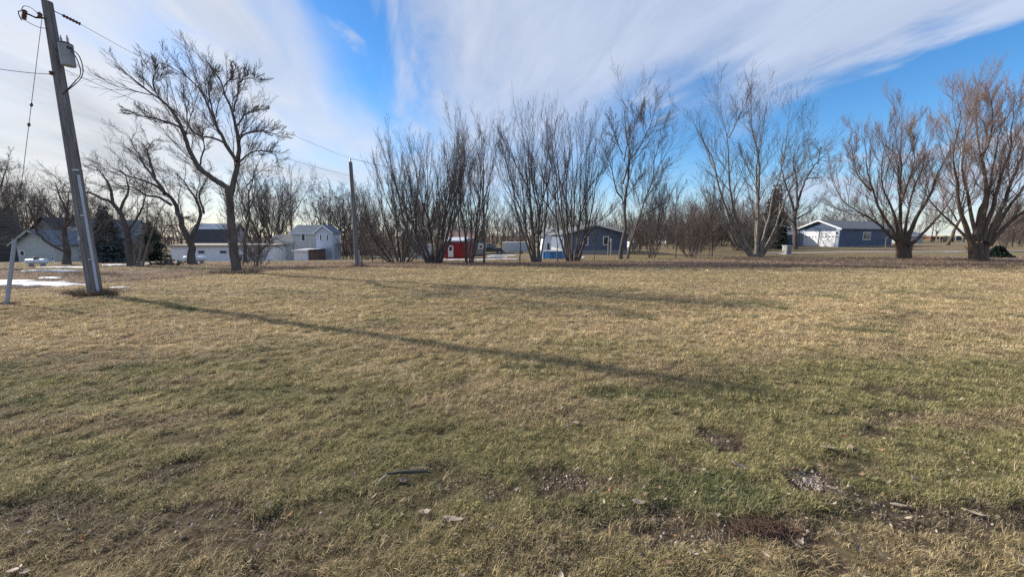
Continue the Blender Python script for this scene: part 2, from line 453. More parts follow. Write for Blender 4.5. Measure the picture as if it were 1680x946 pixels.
    cf = N(nt, 'ShaderNodeMapRange', interpolation_type='SMOOTHSTEP'); cf.inputs[1].default_value = -.3; cf.inputs[2].default_value = 1.2
    nt.links.new(cov, cf.inputs[0])
    # cloud brightness: forward scattering towards the sun, greyer where thick
    dv = N(nt, 'ShaderNodeVectorMath', operation='DOT_PRODUCT'); nt.links.new(tc.outputs['Generated'], dv.inputs[0]); dv.inputs[1].default_value = tuple(SD)
    glow = mth('POWER', mth('MAXIMUM', dv.outputs['Value'], 0.0), 2.5)
    thick = N(nt, 'ShaderNodeMapRange', interpolation_type='SMOOTHSTEP'); thick.inputs[1].default_value = .52; thick.inputs[2].default_value = .72
    nD = noise(.5, 1.4, 9.2, 5, .5, .4)
    nt.links.new(nD, thick.inputs[0])
    br = mth('ADD', .475, mth('MULTIPLY', glow, .10))
    shade = mth('MULTIPLY', mth('MULTIPLY', thick.outputs[0], glow), .36)
    br = mth('MULTIPLY', br, mth('SUBTRACT', 1.0, shade))
    br = mth('MULTIPLY', br, mth('ADD', .78, mth('MULTIPLY', nB, .44)))
    ccol = N(nt, 'ShaderNodeMix', data_type='RGBA'); ccol.inputs['A'].default_value = (.86, .98, 1.25, 1); ccol.inputs['B'].default_value = (.97, .99, 1.04, 1)
    nt.links.new(mth('MULTIPLY', glow, 1.5, clamp=True), ccol.inputs['Factor'])
    # warm low sky on the sun's side
    low = mth('MULTIPLY', mth('EXPONENT', mth('MULTIPLY', mth('MAXIMUM', el, 0.0), -11.0)), mth('MULTIPLY', glow, .7, clamp=True))
    warm = N(nt, 'ShaderNodeMix', data_type='RGBA'); nt.links.new(low, warm.inputs['Factor']); nt.links.new(ccol.outputs['Result'], warm.inputs['A']); warm.inputs['B'].default_value = (1.30, 1.12, .80, 1)
    cs = N(nt, 'ShaderNodeVectorMath', operation='SCALE'); nt.links.new(warm.outputs['Result'], cs.inputs[0]); nt.links.new(mth('MULTIPLY', br, 1/STR), cs.inputs['Scale'])
    hs = N(nt, 'ShaderNodeHueSaturation'); hs.inputs['Saturation'].default_value = 1.26; hs.inputs['Value'].default_value = 1.25; hs.inputs['Hue'].default_value = .502
    nt.links.new(sky.outputs[0], hs.inputs['Color'])
    mx = N(nt, 'ShaderNodeMix', data_type='RGBA'); nt.links.new(mth('MULTIPLY', cf.outputs[0], .93), mx.inputs['Factor'])
    nt.links.new(hs.outputs[0], mx.inputs['A']); nt.links.new(cs.outputs[0], mx.inputs['B'])
    nt.links.new(mx.outputs['Result'], bg.inputs['Color'])
make_world()

sl = bpy.data.lights.new('sun', 'SUN'); sl.energy = 5.0; sl.angle = R(1.0); sl.color = (1, .93, .82)
so = bpy.data.objects.new('sun', sl); COL.objects.link(so); so.rotation_euler = SD.to_track_quat('Z', 'Y').to_euler(); so.location = (-20, 10, 30)
cam = bpy.data.cameras.new('camera'); co = bpy.data.objects.new('camera', cam); COL.objects.link(co)
cam.sensor_width = 36; cam.lens = 36*FPX/1680; cam.clip_end = 5000; cam.clip_start = .05
co.location = (0, 0, CAMH); co.rotation_euler = (R(90)-PITCH, 0, 0); scn.camera = co
scn.view_settings.view_transform = 'Standard'; scn.view_settings.look = 'None'; scn.view_settings.exposure = .5; scn.view_settings.gamma = 1
scn.render.engine = 'CYCLES'; scn.cycles.max_bounces = 5; scn.cycles.diffuse_bounces = 2; scn.cycles.transparent_max_bounces = 4
scn.cycles.use_denoising = False

# ---------------------------------------------------------------- ground sheet
def make_ground():
    def axis(dn, lim, step, big, n):
        a = np.arange(0, dn, step); b = dn + (np.geomspace(1, 1+(big-dn), n)-1)
        return np.concatenate([a, b])
    xp = axis(9, 9, .055, 900, 110)
    xs = np.concatenate([-xp[:0:-1], xp])
    ys = np.concatenate([-(np.geomspace(1, 60, 14)[::-1]), np.arange(-.9, 1.0, .2), np.arange(1.0, 9.5, .05), 9.5+np.geomspace(.07, 25, 110), 34.5+np.geomspace(.5, 1800, 90)])
    ys = np.unique(np.round(ys, 4))
    X, Y = np.meshgrid(xs, ys); Xr, Yr = X.ravel(), Y.ravel()
    Z = Hf(Xr, Yr)
    nx, ny = len(xs), len(ys)
    i = np.arange(nx-1)[None, :] + nx*np.arange(ny-1)[:, None]; i = i.ravel()
    F = np.stack([i, i+1, i+nx+1, i+nx], 1)
    me = npmesh('ground', np.stack([Xr, Yr, Z], 1), [F], True)
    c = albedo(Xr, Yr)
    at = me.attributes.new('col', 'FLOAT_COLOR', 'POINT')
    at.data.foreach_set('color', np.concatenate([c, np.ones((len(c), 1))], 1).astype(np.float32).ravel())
    tag(link('ground', me, M['ground']), kind='structure')
make_ground()

# ---------------------------------------------------------------- instanced ground cover (grass, straw, litter, gravel)
def gn_scatter():
    ng = bpy.data.node_groups.new('ground_cover_scatter', 'GeometryNodeTree')
    ng.interface.new_socket('Geometry', in_out='INPUT', socket_type='NodeSocketGeometry')
    ng.interface.new_socket('Geometry', in_out='OUTPUT', socket_type='NodeSocketGeometry')
    n = ng.nodes.new; l = ng.links.new
    gi, go = n('NodeGroupInput'), n('NodeGroupOutput')
    def attr(nm, dt):
        a = n('GeometryNodeInputNamedAttribute'); a.data_type = dt; a.inputs['Name'].default_value = nm; return a.outputs[0]
    tid = attr('tid', 'INT')
    cmp = n('FunctionNodeCompare'); cmp.data_type = 'INT'; cmp.operation = 'GREATER_THAN'
    ii = [s for s in cmp.inputs if s.type == 'INT' and s.enabled]
    l(tid, ii[0]); ii[1].default_value = 0
    sep = n('GeometryNodeSeparateGeometry'); sep.domain = 'POINT'
    l(gi.outputs[0], sep.inputs[0]); l(cmp.outputs[0], sep.inputs['Selection'])
    sp = n('GeometryNodeSplitToInstances'); sp.domain = 'POINT'
    l(sep.outputs['Selection'], sp.inputs[0]); l(tid, sp.inputs['Group ID'])
    iop = n('GeometryNodeInstanceOnPoints'); l(sep.outputs['Inverted'], iop.inputs['Points']); l(sp.outputs['Instances'], iop.inputs['Instance'])
    iop.inputs['Pick Instance'].default_value = True
    l(attr('idx', 'INT'), iop.inputs['Instance Index'])
    l(attr('rot', 'FLOAT_VECTOR'), iop.inputs['Rotation']); l(attr('scl', 'FLOAT_VECTOR'), iop.inputs['Scale'])
    l(iop.outputs[0], go.inputs[0])
    return ng
NG = gn_scatter()

def scatter(name, templates, P, idx, rot, scl, col, m, label, cat):
    """templates: list of (V, F(tri/quad arrays), bv per vert); P points"""
    Vs, Fs, tid, bv = [], {}, [], []
    n = 0
    for k, (V, F, b) in enumerate(templates):
        Vs.append(V); tid.append(np.full(len(V), k+1)); bv.append(b)
        for f in F:
            Fs.setdefault(f.shape[1], []).append(f+n)
        n += len(V)
    Vt = np.concatenate(Vs)
    V = np.concatenate([Vt, P])
    me = npmesh(name, V, [np.concatenate(f) for f in Fs.values()])
    nt_, npn = len(Vt), len(P)
    def put(nm, dt, key, arr_t, arr_p, dty=np.float32):
        a = me.attributes.new(nm, dt, 'POINT')
        a.data.foreach_set(key, np.concatenate([arr_t, arr_p]).astype(dty).ravel())
    put('tid', 'INT', 'value', np.concatenate(tid), np.zeros(npn), np.int32)
    put('idx', 'INT', 'value', np.zeros(nt_), idx, np.int32)
    put('rot', 'FLOAT_VECTOR', 'vector', np.zeros((nt_, 3)), rot)
    put('scl', 'FLOAT_VECTOR', 'vector', np.ones((nt_, 3)), scl)
    put('col', 'FLOAT_COLOR', 'color', np.ones((nt_, 4)), np.concatenate([col, np.ones((npn, 1))], 1))
    put('bv', 'FLOAT', 'value', np.concatenate(bv), np.ones(npn))
    o = link(name, me, m); md = o.modifiers.new('scatter', 'NODES'); md.node_group = NG
    return tag(o, label, cat, kind='stuff')

def tuft(nb, L, W, spread, lean, r):
    V, Q, T, B = [], [], [], []
    for _ in range(nb):
        a = r.uniform(0, 2*math.pi); rr = spread*math.sqrt(r.uniform())
        bx, by = rr*math.cos(a), rr*math.sin(a)
        d = r.normal(.35, .9) if r.uniform() < .75 else r.uniform(0, 6.28)
        l = L*r.uniform(.5, 1.15); ln = lean*r.uniform(.4, 1.2)
        dx, dy = math.cos(d), math.sin(d); wx, wy = -dy*W/2, dx*W/2
        h1 = l*.55*math.cos(ln); f1 = l*.55*math.sin(ln)
        ln2 = min(ln*1.7, 1.62); h2 = h1+l*.45*math.cos(ln2); f2 = f1+l*.45*math.sin(ln2)
        n = len(V)
        V += [(bx-wx, by-wy, -.004), (bx+wx, by+wy, -.004), (bx+dx*f1+wx*.8, by+dy*f1+wy*.8, h1), (bx+dx*f1-wx*.8, by+dy*f1-wy*.8, h1), (bx+dx*f2, by+dy*f2, h2)]
        Q.append((n, n+1, n+2, n+3)); T.append((n+3, n+2, n+4))
        B += [r.choice([.45, .8, 1.0, 1.2, 1.85], p=[.22, .25, .23, .18, .12])]*5
    return np.array(V), [np.array(Q), np.array(T)], np.array(B)

def make_grass():
    r = np.random.default_rng(11)
    tm = [tuft(14, .040, .0025, .022, .95, r) for _ in range(8)]
    zones = [(1.2, 3.2, 3300, .95), (3.2, 5.5, 1500, 1.25), (5.5, 10, 760, 1.55), (10, 17, 290, 2.25), (17, 30, 80, 3.2)]
    P, S, Ix = [], [], []
    for y0, y1, den, sc in zones:
        k = 1.50
        area = k*(y1*y1-y0*y0) + 1.6*(y1-y0)
        n = int(area*den)
        # y distributed with the widening footprint
        yy = np.sqrt(r.uniform(y0*y0, y1*y1, n)); xx = r.uniform(-1, 1, n)*(yy*k+.8)
        dm = dirt_mask(xx, yy)
        clump = fbm(xx*7, yy*7, 91, 3)
        keep = r.uniform(0, 1, n) < np.clip((1-.85*dm)*(.30+1.2*sstep(.34, .60, clump)), 0, 1)
        yb = np.interp(xx, YBX, YBY)
        keep &= (yy < yb+.3) | (r.uniform(0, 1, n) < .35)
        xx, yy, clump = xx[keep], yy[keep], clump[keep]
        P.append(np.stack([xx, yy, Hf(xx, yy)], 1)); S.append(sc*r.uniform(.7, 1.25, len(xx))*(.35+1.25*clump)); Ix.append(r.integers(0, 8, len(xx)))
    # longer green clumps along the soil edge
    ng = 0
    for px, py, rx, ry, cnt in ((1225, 815, .16, .07, 230), (1320, 826, .20, .06, 260), (940, 836, .16, .06, 160), (1000, 838, .1, .05, 90), (1170, 800, .12, .06, 110), (610, 850, .14, .05, 80), (90, 790, .2, .08, 90), (1480, 800, .2, .08, 90), (560, 800, .15, .05, 70)):
        x, y, z = g2(px, py); cnt = int(cnt*.5); gx_ = r.normal(x, rx, cnt); gy_ = r.normal(y, ry, cnt)
        P.append(np.stack([gx_, gy_, Hf(gx_, gy_)], 1)); S.append(r.uniform(.9, 1.7, cnt)); Ix.append(r.integers(0, 8, cnt)); ng += cnt
    P = np.concatenate(P); S = np.concatenate(S); Ix = np.concatenate(Ix)
    n = len(P)
    col = albedo(P[:, 0], P[:, 1])*1.25
    # single tufts differ: greener or drier
    u = r.uniform(0, 1, n)
    dry = np.array([.58, .46, .27]); gr = np.array([.18, .18, .065])
    t1 = (u < .16)*.65; t2 = (u > .84)*.5*(1-sstep(6, 12, P[:, 1])*.6)
    col = col*np.clip(np.exp(r.normal(0, .28, n)), .5, 1.7)[:, None]
    col = col*(1-t1[:, None]) + dry*t1[:, None]; col = col*(1-t2[:, None]) + gr*t2[:, None]
    col[-ng:] = col[-ng:]*.5 + np.array([.17, .18, .075])*.5
    rot = np.stack([r.normal(0, .15, n), r.normal(0, .15, n), r.normal(0, 1.1, n)], 1)
    scl = np.stack([S, S, S*r.uniform(.7, 1.1, n)*np.where(P[:, 1] > 10, .6, 1)], 1)
    scatter('grass', tm, P, Ix, rot, scl, col, M['blade'], 'short matted winter grass covering the open lawn, golden and green', 'grass')
    # long straw lying in the nearest strip and scattered
    tm = [tuft(5, .085, .0024, .05, 1.3, r) for _ in range(5)]
    n = 3800
    yy = 1.25 + np.abs(r.normal(0, .45, n)); far = r.uniform(0, 1, n) < .25; yy = np.where(far, r.uniform(1.5, 5, n), yy); xx = r.uniform(-1, 1, n)*(yy*1.5+.6)
    keep = fbm(xx*2.5, yy*2.5, 95, 3) > np.where(far, .52, .43); xx, yy = xx[keep], yy[keep]; n = len(xx)
    # tall dead grass along and beyond the ragged edge of the lawn
    m = 9000; x2 = r.uniform(-16, 34, m); y2 = np.interp(x2, YBX, YBY) + np.abs(r.normal(0, 5, m)) - .4 + 5*(fbm(x2*.16, np.interp(x2, YBX, YBY)*.2, 66, 3)-.5)*-1
    k2 = fbm(x2*.35, y2*.5, 97, 3) > .50; x2, y2 = x2[k2], y2[k2]; m = len(x2)
    xx = np.concatenate([xx, x2]); yy = np.concatenate([yy, y2]); 
    P = np.stack([xx, yy, Hf(xx, yy)+.012], 1)
    c = np.array([.40, .31, .175])*r.uniform(.6, 1.4, (n+m, 1)); c[n:] *= np.array([.85, .78, .82]); n0 = n; n = n+m
    rot = np.stack([r.normal(0, .2, n), r.normal(0, .2, n), r.normal(-.5, 1.2, n)], 1); s = r.uniform(.5, 1.15, n); s[n0:] *= 2.2
    scatter('dry_straw', tm, P, r.integers(0, 5, n), rot, np.stack([s, s, s*np.where(np.arange(n) < n0, .8, 1.5)], 1), c, M['blade'], 'loose dry straw and dead grass on the nearest strip and under the trees', 'straw')

def leaf_tpl(r, L=1.0, W=.5, curl=.35):
    n = 7; V, Q = [], []
    for i in range(n):
        t = i/(n-1); w = W/2*math.sin(math.pi*min(max(t, .03), .97))**.8*(1+.25*r.normal())
        zc = curl*L*(4*(t-.5)**2)*.5 + .05*r.normal()*L*.3
        V += [(L*(t-.5), -w, zc+abs(w)*r.uniform(.1, .6)), (L*(t-.5), 0, zc-.03*L), (L*(t-.5), w, zc+abs(w)*r.uniform(.1, .6))]
    for i in range(n-1):
        a = 3*i; Q += [(a, a+3, a+4, a+1), (a+1, a+4, a+5, a+2)]
    V = np.array(V); V[:, 2] -= V[:, 2].min()
    return V, [np.array(Q)], np.full(len(V), 1.0)*r.uniform(.75, 1.25)

def rock_tpl(r):
    import itertools
    V = []
    F = []
    ph = (1+5**.5)/2
    raw = [(-1,ph,0),(1,ph,0),(-1,-ph,0),(1,-ph,0),(0,-1,ph),(0,1,ph),(0,-1,-ph),(0,1,-ph),(ph,0,-1),(ph,0,1),(-ph,0,-1),(-ph,0,1)]
    F = [(0,11,5),(0,5,1),(0,1,7),(0,7,10),(0,10,11),(1,5,9),(5,11,4),(11,10,2),(10,7,6),(7,1,8),(3,9,4),(3,4,2),(3,2,6),(3,6,8),(3,8,9),(4,9,5),(2,4,11),(6,2,10),(8,6,7),(9,8,1)]
    V = np.array(raw)/1.9*r.uniform(.75, 1.2, (12, 1))*np.array([1, .8, .55])*.5
    return V, [np.array(F)], np.full(12, r.uniform(.7, 1.3))

def make_litter():
    r = np.random.default_rng(23)
    tm = [leaf_tpl(r, 1, r.uniform(.3, .6), r.uniform(.2, .7)) for _ in range(7)]
    n = 900
    yy = 1.4+4.8*r.uniform(0, 1, n)**1.3; xx = r.uniform(-1, 1, n)*(yy*1.45+.5)
    keep = r.uniform(0, 1, n) < np.where(xx > -.5, 1, .4)*np.where(yy < 3.2, .9, .45); xx, yy = xx[keep], yy[keep]
    n1 = len(xx)
    # many in the band under the trees
    n2 = 15000
    y2 = r.uniform(19.5, 33, n2); x2 = r.uniform(-13, 34, n2)
    yb = np.interp(x2, YBX, YBY); k2 = (y2 > yb-.2) & (fbm(x2*.4, y2*.9, 55, 3)+.25*(1-sstep(0, 7, y2-yb)) > .58); x2, y2 = x2[k2], y2[k2]
    y3 = r.uniform(5, 20, 500); x3 = r.uniform(-1, 1, 500)*y3*1.4
    X = np.concatenate([xx, x2, x3]); Y = np.concatenate([yy, y2, y3]); n = len(X)
    S = np.concatenate([r.uniform(.018, .055, n1), r.uniform(.06, .13, len(x2)), r.uniform(.03, .055, 500)])
    base = np.array([[.40, .32, .24], [.30, .20, .13], [.50, .43, .34], [.33, .17, .08]])
    c = base[r.choice(4, n, p=[.4, .25, .27, .08])]*r.uniform(.7, 1.2, (n, 1))
    kk = np.zeros(n, bool); kk[n1:n1+len(x2)] = True
    c[kk] = c[kk]*np.array([.85, .72, .72])
    P = np.stack([X, Y, Hf(X, Y)+np.where(Y < 6, .032, .02)], 1)
    rot = np.stack([r.normal(0, .35, n), r.normal(0, .35, n), r.uniform(0, 6.28, n)], 1)
    scatter('leaf_litter', tm, P, r.integers(0, 7, n), rot, np.stack([S, S, S], 1), c, M['blade'], 'fallen dry leaves scattered over the lawn and under the trees', 'leaves')
    # gravel and clods showing through in the bare patches
    tm = [rock_tpl(r) for _ in range(6)]
    Xs, Ys, Ss = [], [], []
    for px, py, rx, ry, cnt in [(1335, 790, .15, .12, 300), (1318, 778, .08, .06, 80), (1180, 716, .12, .12, 50), (1400, 830, .35, .10, 60), (1560, 840, .45, .14, 110), (1640, 800, .25, .2, 60),
                                (930, 785, .22, .1, 110), (965, 780, .1, .08, 60), (780, 805, .25, .12, 60), (1050, 845, .3, .1, 90), (1160, 885, .25, .1, 70), (900, 900, .5, .15, 110),
                                (1270, 850, .2, .1, 50), (80, 840, .5, .15, 90), (400, 850, .6, .15, 90), (270, 775, .2, .12, 30), (1020, 910, .5, .14, 120)]:
        x, y, z = g2(px, py); cnt = int(cnt*1.5); Xs.append(r.normal(x, rx*.55, cnt)); Ys.append(r.normal(y, ry*.55, cnt)); Ss.append(r.lognormal(math.log(.0085), .45, cnt))
    X, Y, S = np.concatenate(Xs), np.concatenate(Ys), np.clip(np.concatenate(Ss), .005, .035); n = len(X)
    P = np.stack([X, Y, Hf(X, Y)+S*.15], 1)
    c = np.array([[.46, .38, .33], [.36, .30, .26], [.55, .47, .41], [.26, .19, .15]])[r.choice(4, n, p=[.35, .3, .2, .15])]*r.uniform(.8, 1.15, (n, 1))
    rot = r.uniform(0, 6.28, (n, 3))*np.array([.15, .15, 1])
    scatter('gravel', tm, P, r.integers(0, 6, n), rot, np.stack([S, S, S], 1)*1.4, c, M['blade'], 'pale gravel and clods showing in the bare patches', 'gravel')
make_grass(); make_litter()

# ---------------------------------------------------------------- trees
def nrm(v): return v/np.maximum(np.linalg.norm(v, axis=-1, keepdims=True), 1e-9)

def tubes(P, Rd, S):
    """P (N,K,3), Rd (N,K) -> V, F"""
    Nn, K, _ = P.shape
    T = np.empty_like(P); T[:, 1:-1] = P[:, 2:]-P[:, :-2]; T[:, 0] = P[:, 1]-P[:, 0]; T[:, -1] = P[:, -1]-P[:, -2]
    T = nrm(T)
    avg = nrm(P[:, -1]-P[:, 0])
    ref = np.where(np.abs(avg[:, 2:3]) > .7, np.array([[1., 0, 0]]), np.array([[0, 0, 1.]]))[:, None, :]
    U = nrm(np.cross(T, np.broadcast_to(ref, T.shape))); W = np.cross(T, U)
    a = np.arange(S)*2*math.pi/S
    ring = U[:, :, None, :]*np.cos(a)[None, None, :, None] + W[:, :, None, :]*np.sin(a)[None, None, :, None]
    V = (P[:, :, None, :] + ring*Rd[:, :, None, None]).reshape(-1, 3)
    b = (np.arange(Nn)*K*S)[:, None, None] + (np.arange(K-1)*S)[None, :, None] + np.arange(S)[None, None, :]
    b2 = (np.arange(Nn)*K*S)[:, None, None] + (np.arange(K-1)*S)[None, :, None] + ((np.arange(S)+1) % S)[None, None, :]
    F = np.stack([b, b2, b2+S, b+S], -1).reshape(-1, 4)
    return V, F

def merge(parts):
    Vs, Fs, n = [], [], 0
    for V, F in parts:
        Vs.append(V); Fs.append(F+n); n += len(V)
    return np.concatenate(Vs), np.concatenate(Fs)

def catmull(pts, K):
    pts = np.array(pts, float)
    if len(pts) == 2: pts = np.array([pts[0], (pts[0]*.5+pts[1]*.5), pts[1]])
    d = np.concatenate([[0], np.cumsum(np.linalg.norm(np.diff(pts, axis=0), axis=1))]); d /= d[-1]
    t = np.linspace(0, 1, K)
    P = np.vstack([2*pts[0]-pts[1], pts, 2*pts[-1]-pts[-2]])
    out = []
    for q in t:
        i = min(int(np.searchsorted(d, q, side='right')-1), len(pts)-2); u = (q-d[i])/max(d[i+1]-d[i], 1e-9)
        p0, p1, p2, p3 = P[i], P[i+1], P[i+2], P[i+3]
        out.append(.5*((2*p1) + (-p0+p2)*u + (2*p0-5*p1+4*p2-p3)*u*u + (-p0+3*p1-3*p2+p3)*u**3))
    return np.array(out)

def spawn(P, Rd, n, t0, t1, lf, ang, up, K, r, jit=.12, rr=.6, wind=(0, 0, 0), rmin=.004, lenfall=.5, lmin=0, angj=.25, lenabs=None):
    Nn, KP, _ = P.shape
    seg = np.linalg.norm(np.diff(P, axis=1), axis=2).sum(1)
    t = (t0 + (t1-t0)*((np.arange(n)[None, :]+r.uniform(0, 1, (Nn, n)))/n)).ravel()
    pi = np.repeat(np.arange(Nn), n)
    f = t*(KP-1); i = np.minimum(f.astype(int), KP-2); u = (f-i)[:, None]
    p = P[pi, i]*(1-u) + P[pi, i+1]*u
    T = nrm(P[pi, i+1]-P[pi, i]); rad = Rd[pi, i]*(1-u[:, 0]) + Rd[pi, i+1]*u[:, 0]
    rnd = nrm(r.normal(size=T.shape)); perp = nrm(rnd - T*(rnd*T).sum(-1, keepdims=True))
    a = ang*(1+angj*r.normal(size=(len(t), 1)))
    d = nrm(T*np.cos(a) + perp*np.sin(a))
    L = (seg[pi] if lenabs is None else lenabs)*lf*(1-lenfall*t)*r.uniform(.55, 1.25, len(t)); L = np.maximum(L, lmin)
    step = (L/(K-1))[:, None]
    Q = np.empty((len(t), K, 3)); Q[:, 0] = p
    w = np.array(wind)[None, :]
    for k in range(1, K):
        d = nrm(d + jit*r.normal(size=d.shape) + np.array([[0, 0, up]])/(K-1) + w/(K-1))
        Q[:, k] = Q[:, k-1] + d*step
    r0 = np.maximum(np.minimum(rad*rr, L*.0075+rmin), rmin)
    tt = np.linspace(0, 1, K)[None, :]
    RR = r0[:, None]*(1-tt) + rmin*.8*tt
    return Q, RR

STY = {
 # levels: (n, t0, t1, length factor, angle, up, K, jitter, radius ratio)
 'maple':  dict(lv=[(11, .16, .96, .42, .34, .65, 10, .035, .5), (7, .10, .97, .56, .36, .45, 8, .045, .6), (4, .1, .97, .50, .42, .2, 5, .05, .7)], rmin=.0043),
 'cotton': dict(lv=[(12, .18, .97, .42, .52, .55, 11, .055, .55), (9, .10, .97, .55, .50, .40, 8, .065, .6), (6, .1, .97, .52, .50, .25, 5, .07, .7)], rmin=.0043),
 'oak':    dict(lv=[(12, .16, .97, .44, .75, .30, 12, .11, .6), (9, .12, .97, .54, .66, .25, 9, .12, .6), (6, .1, .97, .52, .6, .15, 6, .12, .7)], rmin=.0046),
 'willow': dict(lv=[(15, .18, .97, .38, .56, .80, 11, .05, .5), (12, .10, .97, .58, .42, .70, 9, .055, .55), (8, .1, .97, .60, .38, .5, 6, .06, .7)], rmin=.0043),
 'sapling': dict(lv=[(14, .25, .97, .30, .60, .5, 7, .08, .5), (7, .1, .97, .5, .6, .3, 5, .1, .7)], rmin=.0045),
 'brush':  dict(lv=[(10, .12, .97, .42, .55, .5, 7, .09, .6), (8, .1, .97, .52, .6, .3, 5, .12, .7)], rmin=.0050),
}

TK = .60
TOPS = .12
def build_tree(name, label, cat, base, limbs, style, seed, bark='bark', twig='twig', group=None, dens=1.0, thick=1.0, wind=(0, 0, 0), lmax=None, rminf=1.0, leaves=None):
    """limbs: list of (pts world (n,3), r0, r1). Limbs of different thickness; finer wood is grown from them"""
    r = np.random.default_rng(seed)
    if style == 'willow': limbs = [(p, a*(1.05 if a >= .34 else 1.12), b) for p, a, b in limbs]
    limbs = [(p, a*thick, b) for p, a, b in limbs]
    st = STY[style]; K = 22
    LP = np.array([catmull(p, K) for p, a, b in limbs]); tt = np.linspace(0, 1, K)
    LR = np.array([a*TK*(1-tt)**(1.5 if style == 'willow' else 1.12) + max(b*.5, .007)*tt**.8 for p, a, b in limbs])
    Ls = np.linalg.norm(np.diff(LP, axis=1), axis=2).sum(1)
    # natural irregularity of a limb
    wob = np.cumsum(r.normal(size=LP.shape), axis=1)*(Ls[:, None, None]*(.005 if style == 'oak' else .0026 if style in ('maple', 'willow') else .0030))
    wob -= wob[:, :1]; LP = LP + wob
    hz = np.clip((LP[:, :, 2]-base[2])/max(LP[:, :, 2].max()-base[2], .1), 0, 1)
    LP[:, :, 2] -= TOPS*hz**2*(LP[:, :, 2]-base[2])       # leave room for the shoots above the limb tips
    for i in range(len(limbs)):       # root flare
        if limbs[i][1] > .1 and abs(LP[i, 0, 2]-base[2]) < .3: LR[i, 0] *= 1.35; LR[i, 1] *= 1.08
    rmin = st['rmin']*rminf
    trunk = [tubes(LP, LR, 10)]
    crown = []
    P, Rr = LP, LR
    Lmean = Ls
    for li, (n, t0, t1, lf, ang, up, k, jit, rr) in enumerate(st['lv']):
        n = max(2, int(round(n*dens)))
        Q, QR = spawn(P, Rr, n, t0, t1, lf, ang, up, k, r, jit, rr, wind, rmin, .45)
        # drop anything that would dip into the ground
        ok = Q[:, :, 2].min(1) > base[2]+.15; Q, QR = Q[ok], QR[ok]
        if li == 0: trunk.append(tubes(Q, QR, 6))
        else: crown.append(tubes(Q, QR, 3))
        P, Rr = Q, QR
        if li == 0:   # shoots also continue straight from the limb tips
            P = np.concatenate([Q]); Rr = QR
    root = empty(name, base, 0, label, cat, group)
    off = np.array(base)
    V, F = merge(trunk); link('trunk', npmesh('trunk', V-off, [F], True), M[bark], root)
    V, F = merge(crown); link('crown', npmesh('crown', V-off, [F], False), M[twig], root)
    return root

def W(pts, D, drift=0.0, base=None):
    """photo-traced limb: pixel points at depth D, drifting in depth along its length"""
    n = len(pts); out = []
    for i, (px, py) in enumerate(pts):
        out.append(pos(px, py, D + drift*(i/(n-1))**1.2))
    return out

def traced(name, label, base_px, limbs, style, seed, **k):
    x, y, z = g2(*base_px); D = y
    global TOPS
    TOPS = .06 if style != 'willow' else .08
    r = np.random.default_rng(seed+500)
    L = []
    for l in limbs:
        pts, r0, r1 = l[0], l[1], l[2]; dr = l[3] if len(l) > 3 else r.uniform(-1.6, 1.6)
        w = W(pts, D, dr)
        if pts[0][1] >= base_px[1]-4: w[0] = (w[0][0], w[0][1], float(Hf(w[0][0], w[0][1]))-.12)
        L.append((w, r0, r1))
    return build_tree(name, label, k.pop('cat', 'tree'), (x, D, z), L, style, seed, **k)

def fan(name, label, base_px, tops, style, seed, n=9, r0=.09, r1=.014, spreadb=.35, dep=1.8, bow=.7, **k):
    """many stems from one stool; tops: (px, py) outline from left to right"""
    x, y, z = g2(*base_px); r = np.random.default_rng(seed+900); L = []
    global TOPS
    TOPS = .11
    tp = np.array(tops, float)
    for i in range(n):
        f = (i+.5+r.uniform(-.35, .35))/n
        q = f*(len(tp)-1); j = min(int(q), len(tp)-2); u = q-j
        tx, ty = tp[j]*(1-u)+tp[j+1]*u
        ty += (base_px[1]-ty)*abs(r.normal(0, .13))
        ye = r.uniform(-dep, dep)
        e = np.array(pos(tx, ty, y+ye))
        b = np.array([x + spreadb*(f-.5)*2 + r.normal(0, .04), y + r.uniform(-1, 1)*spreadb*.5, z-.1])
        h = e-b; ang = r.uniform(.85, 1.15)*bow
        m1 = b + np.array([h[0]*(.33**ang), h[1]*.33, h[2]*.30]); m2 = b + np.array([h[0]*(.66**ang), h[1]*.66, h[2]*.64])
        rr = r0*r.uniform(.6, 1.15)
        mid = lambda: np.array([r.normal(0, .022), r.normal(0, .022), 0])*np.linalg.norm(h)
        m1 = m1+mid(); m2 = m2+mid()
        L.append(([b, m1, m2, e], rr, r1))
        if r.uniform() < .6:
            f0 = r.uniform(.25, .6); st0 = m1*(1-(f0-.33)/.33)+m2*((f0-.33)/.33) if f0 > .33 else b*(1-f0/.33)+m1*(f0/.33)
            sg = r.choice([-1, 1]); e2 = e+np.array([sg*np.linalg.norm(h)*r.uniform(.07, .17), r.normal(0, .5), -np.linalg.norm(h)*r.uniform(.0, .2)])
            L.append(([st0, st0*.55+e2*.45+np.array([sg*.12, 0, -.1]), e2], rr*.55, r1))
    return build_tree(name, label, k.pop('cat', 'tree'), (x, y, z), L, style, seed, **k)

